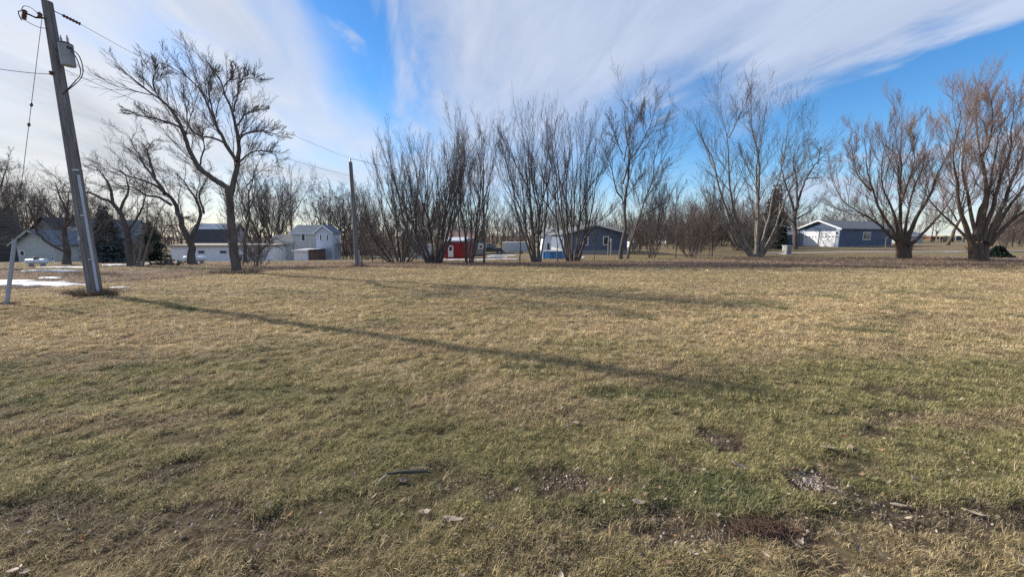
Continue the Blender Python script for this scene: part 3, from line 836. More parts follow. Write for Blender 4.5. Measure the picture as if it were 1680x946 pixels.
def make_trees():
    fan('bush', 'dark dense suckers at the foot of the large pale limbed tree', (1243, 419), [(1205, 385), (1220, 355), (1245, 345), (1270, 355), (1282, 385)], 'brush', 220, n=13, r0=.05, r1=.01, spreadb=.7, dep=.9, bark='bark', cat='bush')
    # 1 the big leaning tree on the left
    traced('bare_tree', 'tallest bare tree at left, thick dark trunk forking into limbs that lean left', (387, 447),
        [([(387, 447), (383, 400), (379, 350), (375, 314)], .33, .27, 0),
         ([(376, 330), (372, 305), (353, 293), (327, 271), (314, 241), (306, 210), (288, 176), (245, 137), (208, 104)], .22, .03, -1.5),
         ([(376, 335), (382, 300), (387, 270), (390, 245), (389, 215), (382, 171), (371, 137), (362, 111), (345, 78)], .21, .025, .8),
         ([(388, 262), (371, 232), (353, 193), (336, 145), (314, 115), (275, 82)], .13, .02, 1.2),
         ([(306, 215), (290, 200), (258, 189), (223, 180), (205, 172)], .09, .02, -1),
         ([(371, 232), (350, 222), (325, 216), (305, 195), (300, 160), (290, 130)], .08, .02, .4),
         ([(391, 225), (405, 213), (427, 208), (449, 213), (466, 221)], .075, .018, .6),
         ([(382, 175), (388, 145), (392, 119), (412, 112), (420, 118)], .06, .018, -1),
         ([(353, 193), (345, 165), (340, 120), (352, 90)], .06, .016, .4),
         ([(389, 268), (402, 252), (422, 243), (440, 246), (452, 252)], .07, .015, -.8), ([(388, 200), (400, 182), (418, 172), (434, 170)], .055, .014, .9), ([(366, 128), (378, 108), (386, 88)], .045, .013, .5),
         ([(288, 176), (262, 150), (250, 120), (262, 92)], .06, .016, -1.5),
         ([(327, 271), (335, 240), (332, 215), (340, 190)], .06, .016, 1)],
        'cotton', 101, bark='bark', dens=1.1)
    # 2 the forked leaning one
    traced('bare_tree', 'bare tree with a stout trunk leaning left, standing before the blue propane tank', (317, 434),
        [([(317, 436), (310, 397), (295, 371), (282, 336), (267, 314), (241, 293), (215, 280), (180, 262)], .40, .03, 0),
         ([(311, 400), (328, 375), (334, 349), (325, 319), (306, 293), (288, 271)], .22, .03, 1),
         ([(334, 350), (328, 320), (340, 293), (345, 280)], .12, .02, -1),
         ([(270, 316), (254, 288), (236, 262), (223, 232), (210, 206)], .18, .02, 1),
         ([(254, 288), (248, 262), (245, 241), (262, 219)], .11, .02, -.5),
         ([(282, 336), (262, 322), (240, 318), (215, 305), (170, 300)], .15, .02, -2),
         ([(295, 371), (300, 355), (312, 362)], .08, .03, .5)],
        'oak', 102, wind=(-.1, 0, .1), dens=1.15)
    # 3 low crooked one behind the pole
    traced('bare_tree', 'crooked dark tree arching left behind the near utility pole', (217, 436),
        [([(217, 438), (208, 378), (196, 345), (180, 324), (157, 313), (140, 306), (108, 304), (80, 306)], .36, .03, -1),
         ([(186, 333), (178, 300), (165, 275), (150, 262)], .14, .02, 1), ([(208, 378), (190, 360), (175, 366), (168, 395)], .12, .02, 1),
         ([(196, 345), (210, 310), (205, 285), (190, 262)], .13, .02, .5), ([(210, 380), (228, 350), (240, 320), (235, 290)], .12, .02, .5)],
        'oak', 103, dens=.95)
    traced('birch_tree', 'pale barked slanting birch beside the dark spruce', (229, 437),
        [([(226, 438), (229, 410), (233, 385), (237, 360), (236, 320)], .14, .02, 0), ([(231, 437), (240, 405), (250, 375), (262, 345), (268, 325)], .13, .02, .5),
         ([(222, 438), (219, 412), (217, 400)], .12, .03, -.4), ([(233, 372), (248, 362), (258, 355)], .05, .015, .4)],
        'sapling', 104, bark='bark_pale', twig='twig_pale')
    traced('bare_tree', 'thick trunked bare tree in front of the cream house, low limb reaching left', (110, 434),
        [([(110, 436), (107, 393), (106, 373), (112, 345), (116, 310)], .36, .05, 0), ([(106, 412), (92, 408), (76, 398), (64, 384), (58, 365), (52, 345), (40, 325)], .15, .025, -1),
         ([(108, 385), (95, 362), (80, 345), (64, 330)], .16, .02, 1), ([(107, 375), (122, 350), (135, 330), (142, 305)], .13, .02, -1), ([(110, 350), (98, 325), (92, 300), (88, 288)], .12, .02, .6),
         ([(58, 365), (62, 340), (72, 318)], .08, .02, .5)],
        'oak', 105, dens=1.05)
    traced('bare_tree', 'bare tree at the left edge, only its outer twigs in view above the dark barn', (-22, 440),
        [([(-22, 441), (-20, 400), (-18, 370), (-20, 340)], .3, .2, 0), ([(-20, 350), (-8, 325), (2, 300), (10, 275), (14, 262)], .12, .02, .5), ([(-19, 360), (-2, 345), (12, 328), (24, 312)], .1, .02, -1),
         ([(-20, 345), (-30, 310), (-28, 275), (-20, 250)], .14, .02, 0), ([(-20, 350), (-45, 320), (-60, 290)], .13, .02, 1)], 'oak', 106, dens=1.0)
    # behind the big tree
    traced('bare_tree', 'slender bare tree standing just behind the tallest left tree', (402, 430),
        [([(402, 431), (400, 390), (405, 350), (402, 310), (410, 270), (420, 245)], .26, .02, 0), ([(403, 360), (415, 330), (432, 300), (445, 280)], .12, .02, 1), ([(404, 345), (392, 310), (385, 285), (392, 262)], .1, .02, -1), ([(405, 300), (425, 275), (450, 262)], .08, .02, 1)],
        'oak', 107, dens=1.0)
    traced('small_tree', 'small crooked tree with drooping side branches before the cream annex', (422, 437),
        [([(422, 438), (424, 420), (432, 408), (441, 398), (452, 390), (465, 400)], .10, .018, 0), ([(424, 420), (425, 400), (418, 385), (410, 372)], .06, .015, .5), ([(441, 398), (445, 382), (455, 370)], .05, .015, .2),
         ([(419, 438), (412, 415), (402, 405)], .06, .015, -.2), ([(436, 404), (450, 402), (462, 408)], .04, .012, .3)],
        'brush', 108, twig='twig')
    fan('bush', 'low pale tangled bush at the foot of the tallest left tree', (404, 440), [(385, 425), (400, 410), (420, 412), (428, 428)], 'brush', 109, n=9, r0=.02, r1=.008, dep=.4, twig='twig_pale', bark='bark_pale', cat='bush')
    traced('bare_tree', 'dark bare tree with a forked trunk rising behind the low white shed', (484, 424),
        [([(484, 425), (483, 405), (480, 382), (477, 359), (476, 330), (478, 300)], .36, .04, 0), ([(484, 412), (498, 398), (508, 380), (515, 360), (518, 340), (525, 315)], .2, .03, -.5), ([(481, 385), (472, 380), (460, 375), (448, 378), (435, 385)], .13, .02, -1),
         ([(477, 360), (465, 335), (455, 310), (462, 290)], .15, .02, 1), ([(478, 350), (492, 325), (505, 300), (512, 285)], .15, .02, 1), ([(477, 325), (490, 300), (492, 285)], .1, .02, -1)],
        'oak', 110, dens=1.1)
    # ---- centre row
    fan('bare_tree', 'wide spreading thicket like tree of many dark stems right of the second utility pole', (655, 430), [(575, 345), (590, 300), (612, 262), (640, 240), (672, 255), (700, 300), (712, 350)], 'maple', 201, n=15, r0=.10, r1=.014, spreadb=.7, dep=2.2, bow=.62, dens=.95)
    fan('bush', 'small upright bush between the thicket and the red shed trees', (684, 428), [(668, 385), (682, 370), (705, 380)], 'brush', 202, n=6, r0=.035, r1=.01, dep=.6, cat='bush')
    fan('bare_tree', 'broad vase shaped tree of many stems immediately left of the red shed', (713, 432), [(608, 235), (640, 195), (672, 205), (705, 212), (735, 210), (756, 185), (768, 240)], 'maple', 203, n=15, r0=.15, r1=.015, spreadb=.45, dep=2.4, bow=.62)
    fan('bare_tree', 'narrow upright cluster of stems just right of the red shed', (769, 431), [(742, 190), (765, 192), (790, 196), (812, 230)], 'maple', 204, n=7, r0=.12, r1=.014, spreadb=.25, dep=1.4, bow=.8)
    traced('bare_tree', 'single straight thin stem in front of the grey camper shell', (794, 433),
        [([(794, 434), (793, 380), (792, 320), (795, 260), (792, 195)], .13, .013, .5), ([(793, 330), (806, 285), (814, 240), (820, 210)], .05, .012, .6), ([(793, 350), (780, 300), (775, 260)], .05, .012, -.6)], 'maple', 205)
    traced('sapling', 'thin dark sapling in front of the cargo trailer', (853, 432),
        [([(853, 432), (853, 400), (850, 370), (846, 335), (840, 300)], .07, .012, 0), ([(852, 385), (862, 350), (866, 320)], .03, .01, .3)], 'sapling', 206, dens=.7)
    fan('bare_tree', 'tall fan of stems left of the blue swimming pool', (880, 430), [(822, 215), (838, 185), (868, 165), (895, 180), (915, 200)], 'maple', 207, n=9, r0=.13, r1=.014, spreadb=.3, dep=1.8, bow=.7)
    traced('sapling', 'thin sapling with a bent side branch in front of the blue swimming pool', (915, 430),
        [([(915, 430), (913, 400), (911, 382), (905, 376), (890, 371)], .07, .012, 0), ([(912, 388), (916, 370), (912, 345), (908, 320)], .04, .01, .3)], 'sapling', 208, dens=.6)
    fan('bare_tree', 'tall fan of stems between the blue swimming pool and the slate blue gable', (940, 428), [(898, 215), (910, 170), (945, 165), (972, 180), (990, 200)], 'maple', 209, n=11, r0=.13, r1=.014, spreadb=.45, dep=1.8, bow=.75)
    traced('bare_tree', 'limb heavy stem curving right over the slate blue roof', (948, 427),
        [([(946, 428), (958, 400), (968, 378), (985, 360), (1001, 340), (1012, 322)], .13, .02, .4), ([(968, 378), (962, 350), (966, 320), (975, 290)], .07, .015, .4), ([(985, 360), (998, 352), (1015, 330)], .05, .012, .4)], 'maple', 210, dens=.8)
    traced('sapling', 'small forked sapling in front of the slate blue gable wall', (975, 427),
        [([(975, 427), (976, 405), (977, 392), (985, 375), (990, 350)], .05, .012, 0), ([(977, 395), (973, 370), (974, 345)], .04, .01, .2)], 'sapling', 211, dens=.6)
    traced('bare_tree', 'tall single trunked tree at the right end of the slate blue gable', (1018, 425),
        [([(1018, 426), (1019, 395), (1021, 369), (1020, 336), (1023, 287), (1025, 255), (1020, 215), (1016, 173), (1018, 143)], .25, .015, .6),
         ([(1022, 300), (1032, 265), (1043, 248), (1059, 215), (1072, 189), (1080, 150)], .11, .014, .8), ([(1021, 325), (1012, 312), (1003, 271), (996, 240), (990, 215)], .10, .014, -.8),
         ([(1024, 262), (1030, 225), (1040, 190), (1036, 160)], .07, .013, .8), ([(1022, 250), (1008, 215), (1002, 180)], .07, .013, -1), ([(1020, 335), (1040, 305), (1052, 285), (1058, 260)], .07, .013, -.5), ([(1059, 215), (1052, 180), (1055, 155)], .04, .012, .3)],
        'cotton', 212, dens=1.15)
    traced('bare_tree', 'slanting tree leaning right beside the tall single trunk', (1030, 424),
        [([(1029, 425), (1034, 398), (1046, 362), (1056, 336), (1064, 310), (1072, 287), (1089, 248), (1100, 228), (1113, 205)], .16, .014, 1),
         ([(1058, 332), (1074, 300), (1085, 275), (1098, 262)], .06, .013, .6), ([(1072, 287), (1076, 250), (1086, 215), (1092, 190)], .06, .013, -.6), ([(1046, 362), (1060, 350), (1080, 335), (1090, 310)], .06, .013, .9)],
        'cotton', 213, dens=.95)
    fan('bare_tree', 'thin many stemmed young tree in the gap right of the slanting tree', (1070, 423), [(1050, 290), (1065, 260), (1085, 265), (1100, 300)], 'maple', 214, n=7, r0=.06, r1=.012, spreadb=.25, dep=1, twig='twig')
    traced('sapling', 'straight thin trunked young tree before the narrow white house', (1108, 425),
        [([(1108, 426), (1109, 380), (1109, 340), (1111, 300), (1112, 280)], .08, .012, 0), ([(1109, 340), (1098, 318), (1092, 300)], .035, .01, .4), ([(1109, 330), (1120, 305), (1128, 290)], .035, .01, -.4)], 'sapling', 215, dens=1.0)
    fan('bush', 'round dark many stemmed bush right of the narrow white house', (1134, 422), [(1100, 375), (1112, 335), (1135, 322), (1158, 335), (1168, 372)], 'brush', 216, n=16, r0=.045, r1=.01, spreadb=.35, dep=1.2, twig='twig_red', cat='bush')
    traced('bare_tree', 'thin bushy topped tree left of the large pale limbed tree', (1168, 421),
        [([(1168, 422), (1170, 390), (1170, 350), (1172, 310), (1176, 270), (1178, 240)], .10, .013, 0), ([(1170, 370), (1160, 330), (1152, 300), (1150, 275)], .05, .012, .4), ([(1170, 360), (1184, 325), (1190, 300)], .05, .012, -.5), ([(1165, 421), (1162, 405), (1163, 385)], .05, .012, .2)], 'brush', 217, twig='twig_red', dens=1.2)
    traced('bare_tree', 'large tree of pale barked spreading limbs in front of the dark spruce', (1238, 421),
        [([(1234, 422), (1215, 400), (1200, 362), (1195, 340), (1180, 300), (1168, 255), (1150, 215), (1138, 180)], .20, .015, -1), ([(1236, 421), (1218, 380), (1206, 333), (1199, 290), (1196, 218), (1190, 175), (1184, 146)], .19, .015, -.5),
         ([(1240, 421), (1238, 370), (1236, 290), (1234, 254), (1224, 214), (1217, 175), (1209, 135)], .20, .015, .3), ([(1242, 421), (1240, 340), (1238, 280), (1246, 235), (1250, 190), (1255, 160)], .15, .014, .8),
         ([(1246, 421), (1262, 365), (1274, 308), (1289, 254), (1296, 205), (1304, 160)], .16, .014, .6), ([(1248, 421), (1272, 370), (1290, 322), (1310, 270), (1325, 235), (1338, 200)], .14, .014, 1.2),
         ([(1250, 421), (1266, 395), (1292, 350), (1302, 330)], .09, .014, -1.2), ([(1196, 220), (1212, 185), (1222, 160), (1232, 135)], .07, .013, -.6), ([(1238, 290), (1222, 262), (1210, 240)], .06, .013, 1), ([(1232, 422), (1222, 410), (1205, 398), (1190, 365), (1175, 345)], .10, .014, .5)],
        'cotton', 218, bark='bark_pale', twig='twig', dens=1.08, thick=1.25)
    traced('bare_tree', 'gnarled dark tree with a knobbly crown in front of the blue garage', (1303, 409),
        [([(1303, 410), (1304, 385), (1303, 355), (1307, 335)], .42, .30, 0), ([(1306, 345), (1312, 320), (1325, 290), (1342, 265), (1355, 250), (1368, 238)], .22, .03, 1), ([(1304, 350), (1294, 320), (1282, 290), (1278, 262), (1285, 240)], .2, .03, -1),
         ([(1308, 335), (1310, 300), (1306, 265), (1312, 235), (1320, 222)], .2, .03, .5), ([(1304, 360), (1318, 352), (1332, 345), (1345, 333), (1352, 320)], .13, .025, -2), ([(1342, 265), (1345, 240), (1335, 222)], .1, .02, .6), ([(1325, 290), (1345, 290), (1362, 285)], .1, .02, 1),
         ([(1303, 366), (1288, 352), (1272, 340), (1262, 322)], .12, .02, -1.5)],
        'oak', 219, dens=1.15, thick=1.15)
    # willows
    traced('willow_tree', 'reddish twigged willow with a short thick trunk at the blue garage wall', (1482, 424),
        [([(1478, 425), (1476, 405), (1474, 392)], .42, .40, 0), ([(1490, 425), (1490, 405), (1488, 392)], .38, .34, .2), ([(1484, 425), (1483, 408), (1481, 395)], .44, .38, .1),
         ([(1474, 398), (1455, 382), (1438, 367), (1415, 350), (1397, 338), (1380, 318), (1372, 300), (1366, 275)], .17, .016, -1), ([(1474, 398), (1460, 372), (1445, 349), (1432, 318), (1425, 275), (1422, 235), (1416, 200)], .20, .016, 1),
         ([(1480, 398), (1479, 350), (1478, 312), (1480, 275), (1478, 238), (1478, 200), (1482, 158)], .20, .016, .3), ([(1476, 396), (1462, 340), (1448, 300), (1449, 255), (1456, 225), (1450, 200)], .16, .016, -1.5),
         ([(1486, 400), (1502, 355), (1523, 319), (1545, 271), (1560, 235), (1568, 200)], .24, .016, -.6), ([(1490, 404), (1512, 385), (1534, 362), (1556, 330), (1570, 300), (1578, 270)], .20, .016, 1.2),
         ([(1484, 398), (1488, 355), (1500, 310), (1515, 270), (1524, 235), (1530, 200)], .15, .016, 1.6), ([(1480, 330), (1495, 290), (1502, 250), (1498, 205)], .10, .014, -.6), ([(1430, 312), (1408, 285), (1400, 250), (1398, 225)], .09, .014, 1)],
        'willow', 301, bark='bark_willow', twig='twig_willow', dens=1.0)
    traced('willow_tree', 'largest reddish twigged willow at the right edge with a double trunk', (1608, 428),
        [([(1598, 429), (1596, 405), (1592, 388)], .42, .38, 0), ([(1614, 429), (1616, 408), (1620, 392)], .42, .36, .2), ([(1606, 429), (1606, 410), (1607, 398)], .50, .40, .1),
         ([(1592, 394), (1580, 360), (1571, 334), (1566, 300), (1560, 265), (1566, 219), (1572, 180), (1568, 150)], .22, .016, -1), ([(1590, 394), (1570, 372), (1548, 352), (1528, 330), (1512, 300), (1504, 270)], .13, .016, 1.5),
         ([(1598, 392), (1606, 350), (1615, 312), (1610, 256), (1604, 201), (1608, 160), (1614, 120)], .24, .016, .5), ([(1602, 395), (1588, 330), (1578, 270), (1586, 215), (1594, 160), (1588, 130)], .17, .016, 1.5),
         ([(1612, 395), (1628, 350), (1637, 312), (1650, 265), (1660, 225), (1662, 170), (1668, 130)], .22, .016, -.6), ([(1618, 398), (1640, 345), (1655, 310), (1674, 256), (1690, 210), (1700, 160)], .24, .016, .8),
         ([(1622, 402), (1650, 370), (1680, 345), (1720, 318), (1745, 290)], .24, .016, -1), ([(1620, 400), (1648, 352), (1684, 300), (1710, 255), (1722, 205)], .2, .016, 1.6), ([(1608, 395), (1620, 330), (1632, 270), (1640, 200), (1645, 140)], .17, .016, 1.2), ([(1610, 260), (1626, 220), (1632, 170), (1628, 125)], .10, .014, -.6)],
        'willow', 302, bark='bark_willow', twig='twig_willow', dens=1.0)
    traced('bare_tree', 'slanting smooth trunk standing between the two willows', (1553, 402),
        [([(1553, 403), (1562, 385), (1570, 362), (1578, 335), (1590, 305), (1600, 280)], .42, .04, 0), ([(1570, 362), (1560, 335), (1548, 310), (1540, 290)], .2, .03, 1), ([(1576, 345), (1592, 330), (1605, 310)], .15, .03, 1)], 'oak', 303, bark='bark_willow', dens=.9)
    traced('sapling', 'small pruned sapling with pale forked top against the navy wall', (1453, 409),
        [([(1453, 409), (1453, 398), (1453, 392), (1448, 384)], .09, .03, 0), ([(1453, 394), (1459, 385), (1464, 378)], .05, .02, .2)], 'sapling', 304, bark='bark_pale', twig='twig_pale', dens=.4)
make_trees()

# ---- background trees: a few kinds, copied
def make_background():
    protos = []
    for k in range(7):
        r = np.random.default_rng(700+k); L = []
        h = 10.0
        if k < 4:
            L.append(([(0, 0, -.3), (.1, 0, 1.5), (r.normal(0, .2), 0, 3.2)], .24, .18))
            for i in range(6):
                a = i*1.05+r.uniform(0, .5); s = r.uniform(1.2, 3.0); hh = h*r.uniform(.72, 1)
                L.append(([(0, 0, 1.9+.22*i), (s*.5*math.cos(a), s*.5*math.sin(a), hh*.45), (s*math.cos(a), s*math.sin(a), hh*.75), (s*1.1*math.cos(a)+r.normal(0, .4), s*1.1*math.sin(a), hh)], .12, .015))
            stl = ['oak', 'cotton', 'oak', 'cotton'][k]
        else:
            for i in range(9):
                a = i*.7+r.uniform(0, .5); s = r.uniform(.8, 3.2); hh = h*r.uniform(.65, 1)
                L.append(([(.2*math.cos(a), .2*math.sin(a), -.3), (s*.5*math.cos(a), s*.5*math.sin(a), hh*.4), (s*.85*math.cos(a), s*.85*math.sin(a), hh*.7), (s*math.cos(a), s*math.sin(a), hh)], .09, .014))
            stl = 'maple'
        root = build_tree('bare_tree', 'x', 'tree', (0, 0, 0), L, stl, 800+k, bark='bark', twig=['twig', 'twig_red', 'twig'][k % 3], dens=.85, rminf=1.7)
        protos.append(root)
    used = set(); r = np.random.default_rng(9)
    clusters = [ # px0, px1, n, D0, D1, top0, top1, label
        (-30, 45, 5, 70, 95, 268, 300, 'bare grey tree crowding the skyline behind the dark barn'),
        (50, 150, 5, 85, 120, 310, 345, 'bare twiggy tree showing above the cream house roofs'),
        (150, 300, 8, 85, 120, 318, 350, 'distant bare tree seen through the crooked dark trees'),
        (400, 470, 6, 78, 100, 272, 320, 'bare tree filling the gap left of the two storey pale house'),
        (520, 600, 7, 60, 90, 285, 335, 'bare tree in the dense row right of the two storey pale house'),
        (560, 700, 9, 60, 95, 300, 350, 'bare tree of the thick grey tangle behind the spreading thicket'),
        (700, 860, 14, 80, 120, 315, 360, 'bare tree of the far row behind the red shed and trailer'),
        (860, 1060, 18, 85, 125, 328, 358, 'bare tree of the far row behind the slate blue house'),
        (1050, 1270, 25, 55, 95, 310, 352, 'bare tree of the brown thicket behind the narrow white house'),
        (1270, 1480, 14, 85, 120, 325, 355, 'bare tree rising behind the blue garage roof'),
        (1470, 1560, 3, 90, 130, 345, 360, 'bare tree on the skyline left of the slanting trunk'),
        (1635, 1760, 10, 50, 95, 300, 350, 'bare brown tree crowding the right edge behind the large willow')]
    for px0, px1, n, D0, D1, t0, t1, lab in clusters:
        for i in range(n):
            px = px0+(px1-px0)*(i+r.uniform(.1, .9))/n; D = r.uniform(D0, D1); top = r.uniform(t0, t1)
            a, b = ray(px, top); zt = CAMH+b*D; x = a*D; zb = float(Hbase(x, D)); s = (zt-zb)/10.0
            k = int(r.integers(0, 7)); p = protos[k]
            if k in used:
                o = p.copy(); COL.objects.link(o)
                for ch in p.children:
                    c = ch.copy(); COL.objects.link(c); c.parent = o
            else: o = p; used.add(k)
            wd = r.uniform(.9, 1.35)
            o.location = (x, D, zb); o.rotation_euler = (0, 0, r.uniform(0, 6.28)); o.scale = (s*wd, s*wd, s)
            tag(o, lab, 'tree', 'bare trees: '+lab.split(' ', 1)[1])
make_background()

def make_woods():
    r = np.random.default_rng(55)
    n = 1150; px = np.concatenate([r.uniform(-200, 1470, n-200), r.uniform(1640, 1900, 200)]); D = r.uniform(125, 175, n)
    a = np.array([ray(p, 380)[0] for p in px]); X = a*D; zb = Hbase(X, D); h = r.uniform(3.5, 8.5, n)*np.where(px > 1600, 1.1, 1)
    P = np.stack([np.stack([X, D, zb-.3], 1), np.stack([X+r.normal(0, .3, n), D, zb+h*.5], 1), np.stack([X+r.normal(0, 1, n), D, zb+h], 1)], 1)
    Rr = np.tile(np.array([[.16, .10, .02]]), (n, 1)); parts = [tubes(P, Rr, 4)]
    Q, QR = spawn(P, Rr, 7, .15, .98, .40, .6, .5, 4, r, .15, .6, (0, 0, 0), .03); parts.append(tubes(Q, QR, 3))
    Q, QR = spawn(Q, QR, 6, .1, .98, .5, .6, .4, 3, r, .15, .7, (0, 0, 0), .022); parts.append(tubes(Q, QR, 3))
    V, F = merge(parts); tag(link('far_woods', npmesh('far_woods', V, [F]), M['twig']), 'far grey wood closing the horizon behind the houses', 'woods', kind='stuff')
    # understorey of brush between and behind the houses
    protos = []
    for k in range(4):
        L = []
        for i in range(11):
            a = i*.62; s = r.uniform(.3, 1.5); hh = r.uniform(1.8, 3.2)
            L.append(([(.15*math.cos(a), .15*math.sin(a), -.2), (s*.5*math.cos(a), s*.5*math.sin(a), hh*.45), (s*math.cos(a), s*math.sin(a), hh)], .03, .008))
        protos.append(build_tree('brush_bush', 'x', 'bush', (0, 0, 0), L, 'brush', 950+k, bark='bark', twig=['twig', 'twig_red'][k % 2], dens=.8, rminf=1.8))
    used = set()
    for px0, px1, n, D0, D1, sc, lab in ((562, 700, 12, 34, 70, 1.15, 'twiggy brush under the dense row right of the two storey pale house'), (700, 930, 14, 66, 95, 1.1, 'low brush in the far row behind the red shed and trailer'),
            (1040, 1275, 34, 36, 80, 1.25, 'twiggy brown brush filling the thicket behind the narrow white house'), (395, 440, 3, 45, 56, .8, 'low brush behind the tallest left tree'), (130, 240, 7, 46, 58, 1.0, 'low brush among the crooked dark trees'),
            (1640, 1740, 12, 45, 90, 1.3, 'brown brush at the right edge behind the largest willow'), (1270, 1480, 10, 75, 100, 1.2, 'low brush rising behind the blue garage')):
        for i in range(n):
            px = px0+(px1-px0)*(i+r.uniform(.1, .9))/n; D = r.uniform(D0, D1); x = ray(px, 390)[0]*D; k = int(r.integers(0, 4)); p = protos[k]
            if k in used:
                o = p.copy(); COL.objects.link(o)
                for ch in p.children:
                    c = ch.copy(); COL.objects.link(c); c.parent = o
            else: o = p; used.add(k)
            s = sc*r.uniform(.75, 1.3); o.location = (x, D, float(Hbase(x, D))); o.rotation_euler = (0, 0, r.uniform(0, 6.28)); o.scale = (s*1.1, s*1.1, s)
            tag(o, lab, 'bush', 'brush: '+lab)
make_woods()

def spruce(px, py, top, wpx, label, m='needle', seed=0, flat=0, name='spruce_tree'):
    x, y, z = g2(px, py); a, b = ray(px, top); H = CAMH+b*y-z; Rm = wpx/2*y/FPX
    r = np.random.default_rng(seed)
    root = empty(name, (x, y, z), 0, label, 'tree')
    MB().tube([(0, 0, -.2), (0, 0, H*.5), (0, 0, H*.97)], [.03*H+.03, .02*H, .01], 8).build('trunk', M['bark'], root, True)
    nb = 520
    h = 1-r.uniform(0, 1, nb)**.62; h = np.clip(h, .03, .985)
    ln = Rm*(1-h)**.85*r.uniform(.65, 1.15, nb)+.08
    az = r.uniform(0, 6.28, nb)
    ns = 26
    t = (np.arange(ns)+.5)[None, :]/ns + r.normal(0, .02, (nb, ns))
    rr = ln[:, None]*t; droop = -.22*rr - .10*rr*rr/np.maximum(ln[:, None], .1) + .12*ln[:, None]*t**3
    cx = rr*np.cos(az)[:, None]; cy = rr*np.sin(az)[:, None]; cz = (h*H)[:, None]+droop
    C = np.stack([cx, cy, cz], -1).reshape(-1, 3)
    C[:, 2] = np.maximum(C[:, 2], .1)
    sz = (.055+.022*H/3)*r.uniform(.6, 1.4, len(C)); A = np.repeat(az, ns)
    side = np.tile(np.array([1, -1]), len(C)//2+1)[:len(C)]
    da = A + side*r.uniform(.3, 1.0, len(C))
    d = np.stack([np.cos(da), np.sin(da), r.normal(-.25, .35, len(C))], -1); d = nrm(d)
    q = nrm(np.cross(d, r.normal(size=d.shape)))
    V = np.stack([C, C+d*sz[:, None]*2.2+q*sz[:, None]*.5, C+d*sz[:, None]*2.2-q*sz[:, None]*.5], 1).reshape(-1, 3)
    F = np.arange(len(V)).reshape(-1, 3)
    link('foliage', npmesh('foliage', V, [F]), M[m], root)
    return root
spruce(1266, 408, 300, 52, 'dark spruce behind the large pale limbed tree', seed=1)
spruce(250, 428, 362, 58, 'broad dark spruce left of the long white building', seed=2)
spruce(182, 431, 338, 58, 'blue green spruce rising behind the crooked dark tree', 'needle_blue', seed=3)
spruce(1636, 422, 403, 28, 'little dark spruce at the foot of the largest willow', seed=4)

# ---------------------------------------------------------------- buildings
def frame_op(parent, kind, org, u, n, u0, u1, z0, z1, fm='white', style=0):
    """window or door on a wall plane: org + u*s + n*t"""
    org, u, n = Vector(org), Vector(u), Vector(n)
    def slab(mb, a0, a1, b0, b1, t0, t1):
        vs = []
        for t in (t0, t1):
            for (a, b) in ((a0, b0), (a1, b0), (a1, b1), (a0, b1)):
                p = org+u*a+n*t; vs.append((p.x, p.y, org.z+b))
        mb.add(vs, [(0, 1, 2, 3), (4, 7, 6, 5), (0, 4, 5, 1), (1, 5, 6, 2), (2, 6, 7, 3), (3, 7, 4, 0)])
    if kind == 'window':
        w = .11; f = MB(); slab(f, u0-w, u0, z0-w, z1+w, -.05, .05); slab(f, u1, u1+w, z0-w, z1+w, -.05, .05); slab(f, u0, u1, z1, z1+w, -.05, .05); slab(f, u0, u1, z0-w, z0, -.05, .06)
        if style: slab(f, (u0+u1)/2-.035, (u0+u1)/2+.035, z0, z1, -.05, .035)
        fo = f.build('window', M[fm], parent)
        p = MB(); slab(p, u0, u1, z0, z1, -.06, .012); p.build('pane', M['glass'], fo)
    elif kind == 'door':
        d = MB(); slab(d, u0, u1, z0, z1, -.05, .05); do = d.build('door', M[fm], parent)
        p = MB(); slab(p, u0+(u1-u0)*.25, u1-(u1-u0)*.25, z0+(z1-z0)*.55, z1-(z1-z0)*.12, .03, .058); p.build('pane', M['glass'], do)
        h = MB(); slab(h, u1-.16, u1-.10, z0+.95, z0+1.05, .05, .11); h.build('handle', M['dkmetal'], do)
    elif kind == 'plain':
        d = MB(); slab(d, u0, u1, z0, z1, -.05, .04); d.build('door', M[fm], parent)
    elif kind == 'garage':
        fr = MB(); w = .14; slab(fr, u0-w, u0, z0, z1+w, -.05, .06); slab(fr, u1, u1+w, z0, z1+w, -.05, .06); slab(fr, u0, u1, z1, z1+w, -.05, .06)
        fo = fr.build('garage_door', M['white'], parent)
        d = MB(); nrow = 5; hh = (z1-z0)/nrow
        for i in range(nrow): slab(d, u0, u1, z0+i*hh+.012, z0+(i+1)*hh-.012, -.05, .02)
        slab(d, u0, u1, z0, z1, -.05, .004)
        d.build('panel', M['door_w'], fo)
        g = MB()
        for i in range(4):
            c = u0+(u1-u0)*(i+.5)/4; slab(g, c-(u1-u0)*.07, c+(u1-u0)*.07, z0+3.35*hh, z0+3.68*hh, .01, .026)
        g.build('pane', M['glass'], fo)

